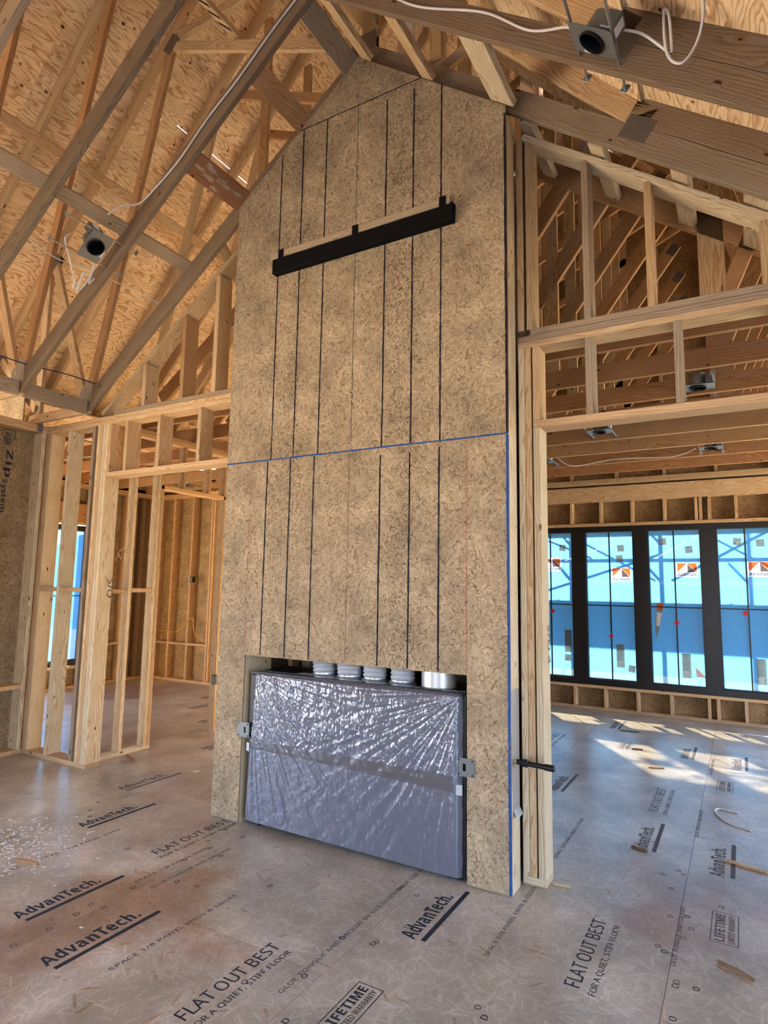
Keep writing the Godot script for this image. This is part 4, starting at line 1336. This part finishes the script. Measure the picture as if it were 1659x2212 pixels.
func build_fireplace() -> void:
	var t := thing("fireplace_insert", "wide black fireplace insert wrapped in crumpled grey plastic film", "fireplace", Vector3(1.07, 0.0, -0.2))
	box(t, "firebox", Vector3(1.075, 0.495, -0.215), Vector3(1.55, 0.95, 0.40), "black_metal", 0.006)
	box(t, "top_tray", Vector3(1.075, 0.975, -0.215), Vector3(1.555, 0.012, 0.42), "black_metal", 0.003)
	box(t, "top_flange", Vector3(1.075, 0.985, -0.012), Vector3(1.54, 0.012, 0.02), "black_metal", 0.002)
	box(t, "back_shield", Vector3(1.0, 1.06, -0.40), Vector3(1.0, 0.15, 0.01), "black_metal", 0.002)
	for x in [0.36, 1.79]:
		box(t, "foot", Vector3(x, 0.011, -0.20), Vector3(0.08, 0.02, 0.34), "black_metal", 0.002)
	box(t, "paper_note", Vector3(0.66, 0.9825, -0.16), Vector3(0.12, 0.0008, 0.07), "paper", 0.0002)
	box(t, "side_rail", Vector3(1.856, 0.50, -0.07), Vector3(0.012, 0.96, 0.10), "black_metal", 0.002)
	# film
	var n1 := FastNoiseLite.new()
	n1.seed = 4
	n1.frequency = 1.0
	n1.fractal_octaves = 2
	var n2 := FastNoiseLite.new()
	n2.seed = 9
	n2.frequency = 1.0
	n2.fractal_octaves = 3
	var nx := 320
	var ny := 210
	var st := SurfaceTool.new()
	st.begin(Mesh.PRIMITIVE_TRIANGLES)
	st.set_smooth_group(0)
	var o := base_of(t)
	for j in ny + 1:
		var v := float(j) / ny
		for i in nx + 1:
			var u := float(i) / nx
			var x := lerpf(0.285, 1.845, u)
			var y := lerpf(0.028 + 0.012 * (1.0 - u), 1.035, v)
			var z := 0.014
			# rounds back over the top and the two sides
			var over := maxf(0.0, y - 0.965)
			z -= over * over * 14.0
			var yy := minf(y, 0.965 + (y - 0.965) * 0.45) if y > 0.965 else y
			var e := maxf(0.0, 0.335 - x)
			z -= e * e * 22.0
			var e2 := maxf(0.0, x - 1.81)
			z -= e2 * e2 * 26.0
			var xx := x + 0.05 * smoothstep(0.0, 1.0, v) * (1.0 - u) * (1.0 - u) + 0.007 * n2.get_noise_2d(y * 9.0, 3.0) * (1.0 if i == 0 or i == nx else 0.0)
			z += film_z(x, y, n1, n2) * clampf(minf(x - 0.28, 1.85 - x) * 20.0, 0.2, 1.0)
			st.add_vertex(Vector3(xx, yy, z) - o)
	for j in ny:
		for i in nx:
			var a := j * (nx + 1) + i
			for k in [a, a + nx + 1, a + 1, a + 1, a + nx + 1, a + nx + 2]:
				st.add_index(k)
	st.generate_normals()
	var film := put(t, "plastic_film", st.commit(), M.plastic_film)
	film.set_meta("label", "crumpled grey plastic film")
	# the strip of tape across the middle
	var ts := SurfaceTool.new()
	ts.begin(Mesh.PRIMITIVE_TRIANGLES)
	ts.set_smooth_group(0)
	for j in 9:
		for i in 121:
			var u := float(i) / 120
			var x := lerpf(0.33, 1.80, u)
			var mid := lerpf(0.525, 0.505, u)
			var y := mid + (float(j) / 8 - 0.5) * lerpf(0.05, 0.085, u)
			ts.add_vertex(Vector3(x + 0.014 * (1.0 - u), y, 0.0155 + film_z(x, y, n1, n2) * 0.9 + 0.001) - o)
	for j in 8:
		for i in 120:
			var a := j * 121 + i
			for k in [a, a + 121, a + 1, a + 1, a + 121, a + 122]:
				ts.add_index(k)
	ts.generate_normals()
	put(t, "packing_tape", ts.commit(), M.packing_tape)
	for q in [[0.318, 0.50, -0.004], [1.835, 0.48, -0.006]]:
		box(t, "foil_tape", Vector3(q[0], q[1], q[2] + 0.016), Vector3(0.034, 0.055, 0.001), "galvanized", 0.0002, Basis(Vector3.UP, 0.3 if q[0] > 1 else -0.3))
	# nailing flanges on both sides, with a slot
	for s in [0, 1]:
		var x0 := 0.212 if s == 0 else 1.818
		var c := thing_flange(t, Vector3(x0, 0.553, 0.004), s)
	# flexible duct stubs and the flue collar
	var cx := [0.812, 1.010, 1.198, 1.393]
	for k in 4:
		var prof := []
		var rr := 0.072 if k != 1 else 0.078
		prof.append(Vector2(rr * 1.18, 0.0))
		prof.append(Vector2(rr * 1.18, 0.006))
		prof.append(Vector2(rr, 0.008))
		for j in 16:
			prof.append(Vector2(rr + (0.006 if j % 2 == 1 else -0.002), 0.03 + j * 0.012))
		lathe(t, "duct_stub", prof, Vector3(cx[k], 0.981, -0.15), Vector3(0.03 * (k - 1.5), 1, 0.02).normalized(), "foil", 30)
		lathe(t, "duct_ring", [Vector2(rr - 0.01, 0.0), Vector2(rr + 0.012, 0.0), Vector2(rr + 0.012, 0.02), Vector2(rr + 0.001, 0.022)], Vector3(cx[k], 0.981, -0.15), Vector3.UP, "grey_metal", 30)
	lathe(t, "flue_collar", [Vector2(0.10, 0.0), Vector2(0.104, 0.02), Vector2(0.104, 0.20), Vector2(0.098, 0.20)], Vector3(1.648, 0.981, -0.13), Vector3.UP, "galvanized", 36)
	lathe(t, "flue_ring", [Vector2(0.10, 0.0), Vector2(0.118, 0.0), Vector2(0.118, 0.012), Vector2(0.105, 0.014)], Vector3(1.648, 0.981, -0.13), Vector3.UP, "black_metal", 36)

func thing_flange(t: Node3D, at: Vector3, s: int) -> MeshInstance3D:
	# plate 0.10 x 0.10 with a slot: joined from four strips
	var st := SurfaceTool.new()
	st.begin(Mesh.PRIMITIVE_TRIANGLES)
	var sx := 0.058 if s == 0 else 0.036
	for q in [[0.0, 0.0, sx, 0.098], [sx + 0.018, 0.0, 0.104, 0.098], [sx, 0.0, sx + 0.018, 0.03], [sx, 0.068, sx + 0.018, 0.098]]:
		var m := bar_mesh(q[2] - q[0], q[3] - q[1], 0.003, Color.WHITE, Vector2.ONE, Vector2.ZERO, 0.0006)
		st.append_from(m, 0, Transform3D(Basis.IDENTITY, Vector3((q[0] + q[2]) * 0.5, (q[1] + q[3]) * 0.5, 0) + at - base_of(t)))
	var f := put(t, "nailing_flange", st.commit(), M.grey_metal)
	for q in [[0.012, 0.012], [0.012, 0.086], [0.092, 0.012], [0.092, 0.086]]:
		var px: float = q[0] if s == 1 else q[0]
		lathe(f, "screw", [Vector2(0.0, 0.004), Vector2(0.004, 0.0035), Vector2(0.005, 0.0)], at + Vector3(px, q[1], 0.0016), Vector3.BACK, "black_iron", 10)
	return f

func build_mantel_bar() -> void:
	var t := thing("mounting_bar", "long black steel bar with three upright tabs high on the chase", "bracket", Vector3(1.07, 3.87, 0.03))
	box(t, "bar", Vector3(1.099, 3.84, 0.0265), Vector3(1.40, 0.106, 0.053), "steel_black", 0.003)
	plate_x(t, "wood_strip", 0.352, 1.77, 3.942, 0.0125, 0.05, 0.024, Color(0.36, 0.31, 0.24))
	for x in [0.452, 1.085, 1.725]:
		box(t, "tab", Vector3(x, 3.93, 0.028), Vector3(0.044, 0.085, 0.006), "steel_black", 0.001)
	box(t, "end_lip", Vector3(1.796, 3.87, 0.03), Vector3(0.014, 0.06, 0.05), "steel_black", 0.001)

# ---------------------------------------------------------------- recessed lights, cables, small things
# built about its own origin with the plate in the xz plane, opening downwards; bars along z
func recessed_light(label: String, at: Vector3, turn: Basis, half_bar: float, group: String) -> Node3D:
	var t := thing("recessed_light", label, "light fitting", Vector3.ZERO, group)
	var st := SurfaceTool.new()
	st.begin(Mesh.PRIMITIVE_TRIANGLES)
	# square plate with a round hole
	var n := 32
	var hx := 0.115
	var hz := 0.085
	for k in n:
		var a := TAU * k / n
		var b := TAU * (k + 1) / n
		var out := []
		for w in [a, b]:
			var c := cos(w)
			var s := sin(w)
			var m := minf(hx / maxf(absf(c), 1e-4), hz / maxf(absf(s), 1e-4))
			out.append(Vector3(c * m, 0, s * m))
		var ia := Vector3(cos(a) * 0.06, 0, sin(a) * 0.06)
		var ib := Vector3(cos(b) * 0.06, 0, sin(b) * 0.06)
		for y in [0.0, 0.002]:
			var tri := [ia, ib, out[1], ia, out[1], out[0]]
			for e in tri.size() / 3:
				var v := [tri[e * 3], tri[e * 3 + 1], tri[e * 3 + 2]]
				var nn: Vector3 = (v[1] - v[0]).cross(v[2] - v[0])
				var want := -1.0 if y == 0.0 else 1.0
				if nn.y * want > 0:
					v.reverse()
				for q in v:
					st.set_normal(Vector3(0, want, 0))
					st.add_vertex(q + Vector3(0, y, 0))
	put(t, "mounting_plate", st.commit(), M.housing)
	lathe(t, "trim_ring", [Vector2(0.06, 0.002), Vector2(0.062, -0.012), Vector2(0.056, -0.013), Vector2(0.054, 0.0), Vector2(0.054, 0.09), Vector2(0.0, 0.092)], Vector3.ZERO, Vector3.UP, "black_iron", 32)
	lathe(t, "can", [Vector2(0.060, 0.002), Vector2(0.060, 0.10), Vector2(0.0, 0.102)], Vector3.ZERO, Vector3.UP, "housing", 28)
	box(t, "junction_box", Vector3(0.085, 0.045, 0.05), Vector3(0.06, 0.075, 0.09), "grey_metal", 0.002)
	box(t, "paper_label", Vector3(0.1163, 0.045, 0.05), Vector3(0.0008, 0.06, 0.05), "paper", 0.0001)
	for s in [-1, 1]:
		var b := box(t, "bar_hanger", Vector3(s * 0.108, 0.012, 0), Vector3(0.006, 0.014, half_bar * 2.0), "galvanized", 0.001)
		for e in [-1, 1]:
			box(b, "end_clip", Vector3(s * 0.108, 0.012, e * half_bar), Vector3(0.035, 0.04, 0.003), "galvanized", 0.0005)
	# printed mark on the plate
	panel(t, "printed_mark", rect(-0.03, -0.008, 0.03, 0.008), Vector3(-0.03, -0.0008, -0.071), Vector3.RIGHT, Vector3.BACK, 0.0002, "paper")
	t.transform = Transform3D(turn, at)
	return t

func build_lights() -> void:
	var al := atan(0.752)
	var g := "recessed light housings waiting for trim"
	recessed_light("grey recessed light housing hung between the left sloping chords", Vector3(-0.70, 3.965, 0.70), Basis(Vector3.BACK, al), 0.28, g)
	recessed_light("grey recessed light housing hung between the right sloping chords", Vector3(2.752, 4.005, 0.67), Basis(Vector3.BACK, -al), 0.28, g)
	recessed_light("light housing nearest above the right doorway, behind the second cripple", Vector3(3.0, 3.10, -1.80), Basis.IDENTITY, 0.28, g)
	recessed_light("light housing far back between the joists near the right edge", Vector3(3.0, 3.10, -4.06), Basis.IDENTITY, 0.28, g)
	recessed_light("small light housing seen just under the right doorway header", Vector3(2.09, 3.10, -2.84), Basis.IDENTITY, 0.28, g)
	recessed_light("light housing far back half hidden by the doorway jamb", Vector3(1.2, 3.10, -4.06), Basis.IDENTITY, 0.28, g)
	recessed_light("light housing over the left room behind the hall studs", Vector3(-2.86, 3.10, -1.01), Basis.IDENTITY, 0.28, g)
	recessed_light("light housing far back in the left room ceiling", Vector3(-4.3, 3.10, -3.45), Basis.IDENTITY, 0.28, g)

func cable(called: String, label: String, pts: Array, r: float, material: String, group := "") -> void:
	var t := tube(self, called, pts, r, material)
	t.name = numbered(called)
	tag(t, label, "cable", group)

func build_cables() -> void:
	var top := func(x: float, z: float, up := 0.0) -> Vector3: return Vector3(x, vault_y(x) + 0.05 + up, z)
	cable("electric_cable", "white cable stapled down the right sloping chord to the light", [Vector3(1.2, 5.22, 0.55), Vector3(1.5, 5.05, 0.549), top.call(1.8, 0.549, 0.03), top.call(2.19, 0.549, 0.09), top.call(2.43, 0.549, 0.05), Vector3(2.62, 4.20, 0.60), Vector3(2.68, 4.10, 0.66)], 0.0065, "cable_white")
	cable("electric_cable", "white cable looping down beside the right light housing", [Vector3(2.86, 4.02, 0.66), Vector3(2.95, 3.99, 0.62), Vector3(3.03, 3.90, 0.60), Vector3(3.06, 3.86, 0.60), Vector3(3.06, 4.02, 0.62), Vector3(3.04, 4.05, 0.62), Vector3(3.045, 3.86, 0.61), Vector3(3.10, 3.79, 0.61), Vector3(3.16, 3.86, 0.61), Vector3(3.19, 3.94, 0.66), Vector3(3.19, 3.965, 0.78), Vector3(3.18, 3.97, 1.05)], 0.006, "cable_white")
	cable("electric_cable", "grey cable running down the left sloping chord", [Vector3(1.05, 5.33, 0.55), top.call(0.76, 0.549, 0.06), top.call(0.46, 0.549, 0.05), top.call(0.2, 0.549, 0.07), top.call(-0.04, 0.549, 0.05), top.call(-0.25, 0.55, 0.08), Vector3(-0.42, 4.29, 0.57), Vector3(-0.50, 4.24, 0.66), Vector3(-0.56, 4.16, 0.72)], 0.0065, "cable_white")
	cable("electric_cable", "white cable zigzagging below the left light housing", [Vector3(-0.78, 4.02, 0.84), Vector3(-0.74, 3.95, 0.90), Vector3(-0.80, 3.93, 0.86), Vector3(-0.93, 3.79, 0.70), Vector3(-0.99, 3.74, 0.66), Vector3(-0.92, 3.82, 0.64), Vector3(-0.88, 3.84, 0.66), Vector3(-0.99, 3.73, 0.63), Vector3(-0.93, 3.80, 0.60), Vector3(-0.82, 3.90, 0.62), Vector3(-0.93, 3.80, 0.58), Vector3(-0.90, 3.84, 0.56)], 0.006, "cable_white")
	cable("electric_cable", "thin pale cable strung across the left trusses", [Vector3(-1.0, 3.98, 1.1), Vector3(-1.02, 3.92, 0.8), Vector3(-1.0, 3.95, 0.55), Vector3(-1.0, 3.95, 0.2), Vector3(-0.98, 3.94, -0.1)], 0.004, "cable_white")
	cable("electric_cable", "dark blue line pulled along the feet of the left trusses", [Vector3(-1.74, 3.33, 1.2), Vector3(-1.74, 3.32, 0.55), Vector3(-1.74, 3.345, 0.2), Vector3(-1.74, 3.34, -0.15)], 0.005, "cable_blue")
	cable("electric_cable", "yellow cable drooping between studs of the far left wall", [Vector3(-5.3, 0.80, -3.94), Vector3(-5.05, 0.79, -3.94), Vector3(-4.8, 0.80, -3.94), Vector3(-4.5, 1.02, -3.94), Vector3(-4.42, 0.78, -3.94), Vector3(-4.2, 0.66, -3.94)], 0.006, "cable_yellow")
	cable("electric_cable", "short white cable end curling out of the side wall", [Vector3(-5.5, 1.95, -3.3), Vector3(-5.46, 2.05, -3.22), Vector3(-5.44, 2.14, -3.34), Vector3(-5.45, 2.15, -3.45)], 0.006, "cable_white")
	cable("electric_cable", "dark cable sagging between the joists over the right doorway", [Vector3(2.2, 3.18, -2.40), Vector3(2.35, 3.10, -2.42), Vector3(2.6, 3.10, -2.46), Vector3(2.9, 3.16, -2.50)], 0.008, "cable_blue")
	cable("electric_cable", "white cable hanging in the joists far behind the right doorway", [Vector3(1.3, 3.2, -4.3), Vector3(1.5, 3.08, -4.32), Vector3(2.0, 3.12, -4.32), Vector3(2.6, 3.09, -4.3), Vector3(2.85, 3.14, -4.2)], 0.006, "cable_white")
	cable("electric_cable", "black cable bundle under the joists left of the chase", [Vector3(-1.2, 3.22, -1.6), Vector3(-1.15, 3.14, -1.5), Vector3(-0.9, 3.2, -1.4), Vector3(-0.55, 3.22, -1.3)], 0.02, "black_plastic")

func build_small_things() -> void:
	# gas stub beside the chase
	var p := thing("gas_pipe", "dark threaded iron gas pipe stub sticking out beside the chase", "pipe", Vector3(W, 0.66, -0.08))
	var a := Vector3(W, 0.655, -0.075)
	var dir := Vector3(0.95, -0.03, 0.02).normalized()
	lathe(p, "pipe", [Vector2(0.0, 0.0), Vector2(0.0135, 0.0), Vector2(0.0135, 0.19), Vector2(0.010, 0.192), Vector2(0.0, 0.192)], a + dir * 0.01, dir, "black_iron", 18)
	lathe(p, "coupling", [Vector2(0.0135, 0.0), Vector2(0.019, 0.002), Vector2(0.021, 0.012), Vector2(0.018, 0.016), Vector2(0.021, 0.022), Vector2(0.021, 0.034), Vector2(0.0135, 0.037)], a + dir * 0.035, dir, "black_iron", 18)
	lathe(p, "cap", [Vector2(0.0135, 0.0), Vector2(0.017, 0.001), Vector2(0.017, 0.05), Vector2(0.013, 0.053), Vector2(0.0, 0.053)], a + dir * 0.16, dir, "black_iron", 18)
	lathe(p, "brass_nipple", [Vector2(0.009, 0.0), Vector2(0.009, 0.03)], a, dir, "cable_yellow", 12)
	for q in [[Vector3(-4.52, 1.64, -3.93), "black electrical box high on a stud of the far left wall"], [Vector3(-5.47, 0.42, -3.06), "black electrical box low on the side wall behind the hall studs"], [Vector3(-1.75, 0.55, -1.755), "black electrical box low on the stud beside the chase"]]:
		var t := thing("outlet_box", q[1], "electrical box", q[0], "black electrical boxes on studs")
		box(t, "shell", q[0], Vector3(0.058, 0.095, 0.06), "black_plastic", 0.004)
		box(t, "cavity", q[0] + Vector3(0, 0, 0.0302), Vector3(0.045, 0.075, 0.001), "sticker_grey", 0.0002)
	var d := thing("flexible_duct", "black flexible duct end hanging over the hall left of the chase", "duct", Vector3(-0.45, 3.3, -1.45))
	var prof := []
	for k in 26:
		prof.append(Vector2(0.075 + (0.006 if k % 2 == 0 else 0.0), k * 0.018))
	lathe(d, "hose", prof, Vector3(-0.75, 3.34, -1.5), Vector3(1, 0.12, 0.1), "black_plastic", 20)
	# hurricane tie on the left corner
	var h := thing("metal_tie", "bent grey metal tie on the top plate in the left corner", "bracket", Vector3(-2.6, 3.07, -0.1))
	box(h, "strap", Vector3(-2.597, 3.06, -0.115), Vector3(0.002, 0.11, 0.05), "grey_metal", 0.0004)
	box(h, "wing", Vector3(-2.58, 3.11, -0.115), Vector3(0.04, 0.05, 0.002), "grey_metal", 0.0004)
	# leavings on the floor
	var rest := [
		["wood_offcut", "dark splinter lying before the shavings at the left edge", Vector3(-0.33, 0, 1.07), Vector3(0.16, 0.012, 0.022), 0.2, RED],
		["wood_offcut", "brown stick lying on the plate of the hall partition", Vector3(-1.62, 0, -0.62), Vector3(0.22, 0.014, 0.02), -0.35, RED],
		["wood_offcut", "dark stick on the far room floor beside a faded print", Vector3(2.60, 0, -0.99), Vector3(0.10, 0.012, 0.016), -0.35, DARK],
		["wood_offcut", "dark curved strip on the floor near the right edge", Vector3(3.12, 0, 0.11), Vector3(0.15, 0.012, 0.016), -0.5, DARK],
		["wood_offcut", "pale wood sliver beside the foot of the doorway jamb", Vector3(2.31, 0, -0.26), Vector3(0.09, 0.01, 0.018), 0.15, PALE],
		["wood_offcut", "pale stick on the floor at the far right edge", Vector3(3.16, 0, -1.06), Vector3(0.22, 0.014, 0.018), -0.25, PALE],
		["wood_offcut", "dark crumb of wood lying in the yellow sunlight", Vector3(2.24, 0, -3.55), Vector3(0.10, 0.012, 0.03), 0.2, DARK],
		["wood_offcut", "brown splinter lying at the edge of the sunlight", Vector3(2.48, 0, -2.95), Vector3(0.13, 0.01, 0.018), 0.4, RED],
		["wood_offcut", "thin dark stick near the foot of the far windows", Vector3(2.05, 0, -4.35), Vector3(0.2, 0.01, 0.015), 0.05, DARK]]
	for q in rest:
		var t := thing(q[0], q[1], "wood scrap", q[2], "scraps of wood on the floor")
		var L: float = q[3].x
		var pts := PackedVector2Array()
		for k in 9:
			var u := float(k) / 8
			pts.append(Vector2((u - 0.5) * L, 0.5 * q[3].z * (0.55 + 0.45 * sin(u * PI)) + 0.02 * sin(u * PI) * L))
		for k in 9:
			var u := 1.0 - float(k) / 8
			pts.append(Vector2((u - 0.5) * L, -0.5 * q[3].z * (0.55 + 0.45 * sin(u * PI)) + 0.02 * sin(u * PI) * L))
		var ax := Vector3(cos(q[4]), 0, -sin(q[4]))
		panel(t, "splinter", pts, q[2] + Vector3(0, q[3].y + 0.001, 0), ax, ax.cross(Vector3.DOWN), q[3].y, "lumber0", q[5], Vector2(2.4, 0.5))
	for q in [["paper_scrap", "white strip of paper on the sunlit far floor", Vector3(3.10, 0, -3.20), 0.17, 0.04, 0.1], ["paper_scrap", "white scrap on the hall floor near the partition", Vector3(-0.83, 0, -0.65), 0.07, 0.04, 0.6], ["paper_scrap", "small torn white paper near the left floor print", Vector3(0.53, 0, 1.32), 0.022, 0.014, 0.3], ["paper_scrap", "folded silvery wrapper under the right far window", Vector3(3.3, 0, -4.95), 0.4, 0.05, 0.0]]:
		var t := thing(q[0], q[1], "paper", q[2], "bits of paper on the floor")
		var pts := PackedVector2Array()
		var r3 := RandomNumberGenerator.new()
		r3.seed = int(q[3] * 1000)
		for k in 10:
			var an := TAU * k / 10
			pts.append(Vector2(cos(an) * q[3] * 0.5, sin(an) * q[4] * 0.5) * r3.randf_range(0.75, 1.05))
		var ax := Vector3(cos(q[5]), 0, -sin(q[5]))
		panel(t, "sheet", pts, q[2] + Vector3(0, 0.004, 0), ax, ax.cross(Vector3.DOWN), 0.0015, "paper")
	var w := thing("electric_cable", "loop of thin white wire lying on the far room floor", "cable", Vector3(3.05, 0, -1.95), "")
	tube(w, "wire", [Vector3(3.20, 0.006, -1.70), Vector3(3.06, 0.006, -1.78), Vector3(2.98, 0.006, -1.95), Vector3(3.0, 0.006, -2.06), Vector3(3.12, 0.006, -2.03)], 0.005, "cable_white")
	# shavings at the left edge
	var mm := MultiMesh.new()
	mm.transform_format = MultiMesh.TRANSFORM_3D
	mm.use_colors = true
	mm.mesh = bar_mesh(0.022, 0.0022, 0.007, Color.WHITE, Vector2.ONE, Vector2.ZERO, 0.0004)
	mm.instance_count = 700
	var rr := RandomNumberGenerator.new()
	rr.seed = 77
	for k in 700:
		var far := k % 4 == 0
		var x := rr.randfn(-0.62, 0.22) if not far else rr.randf_range(-1.4, 3.2)
		var z := rr.randfn(0.98, 0.16) if not far else rr.randf_range(-0.1, 1.7)
		if x > -0.02 and x < W + 0.02 and z < 0.06:
			z += 0.3
		var b := Basis(Vector3.UP, rr.randf() * TAU) * Basis.from_scale(Vector3(rr.randf_range(0.2, 1.2), 1, rr.randf_range(0.4, 1.0)) * (0.45 if far else 1.0))
		mm.set_instance_transform(k, Transform3D(b, Vector3(x, 0.0016, z)))
		mm.set_instance_color(k, Color(0.62, 0.56, 0.48) * rr.randf_range(0.7, 1.25))
	var mi := MultiMeshInstance3D.new()
	mi.name = "wood_shavings"
	mi.multimesh = mm
	var mc := mat("shavings", Color.WHITE, 0.85)
	mc.vertex_color_use_as_albedo = true
	mi.material_override = mc
	add_child(mi)
	tag(mi, "pale wood shavings scattered on the floor at the left", "shavings", "", "stuff")

func build_scaffold() -> void:
	var t := thing("scaffold", "steel scaffold with a plank platform outside the far windows", "scaffold", Vector3(2.5, -0.6, -6.2))
	for x in [-0.3, 0.55, 0.95, 2.1, 2.66, 3.9, 5.2]:
		var z := -5.85 if x != 0.55 and x != 2.66 else -6.5
		tube(t, "post", [Vector3(x, -0.6, z), Vector3(x, 3.6, z)], 0.024, "scaffold", 1, 10)
		tube(t, "knee_brace", [Vector3(x, 2.45, z), Vector3(x - 0.22, 2.72, z)], 0.018, "scaffold", 1, 8)
		tube(t, "knee_brace", [Vector3(x, 1.95, z), Vector3(x - 0.22, 2.22, z)], 0.018, "scaffold", 1, 8)
	for q in [[2.28, -5.9], [3.3, -5.9]]:
		tube(t, "ledger", [Vector3(-0.6, q[0], q[1]), Vector3(5.6, q[0], q[1])], 0.02, "scaffold", 1, 8)
	for q in [[-0.2, 2.9, 1.2, 2.3], [0.5, 2.85, 2.0, 2.0], [0.6, 1.85, 2.1, 2.35], [2.2, 2.0, 3.8, 2.9], [2.1, 2.9, 3.9, 1.8], [3.9, 2.0, 5.2, 2.8]]:
		tube(t, "cross_brace", [Vector3(q[0], q[1], -5.88), Vector3(q[2], q[3], -5.88)], 0.013, "scaffold", 1, 8)
	for k in 3:
		plate_x(t, "plank", -0.8, 5.6, 1.70, -6.0 - k * 0.25, 0.04, 0.235, TAN)
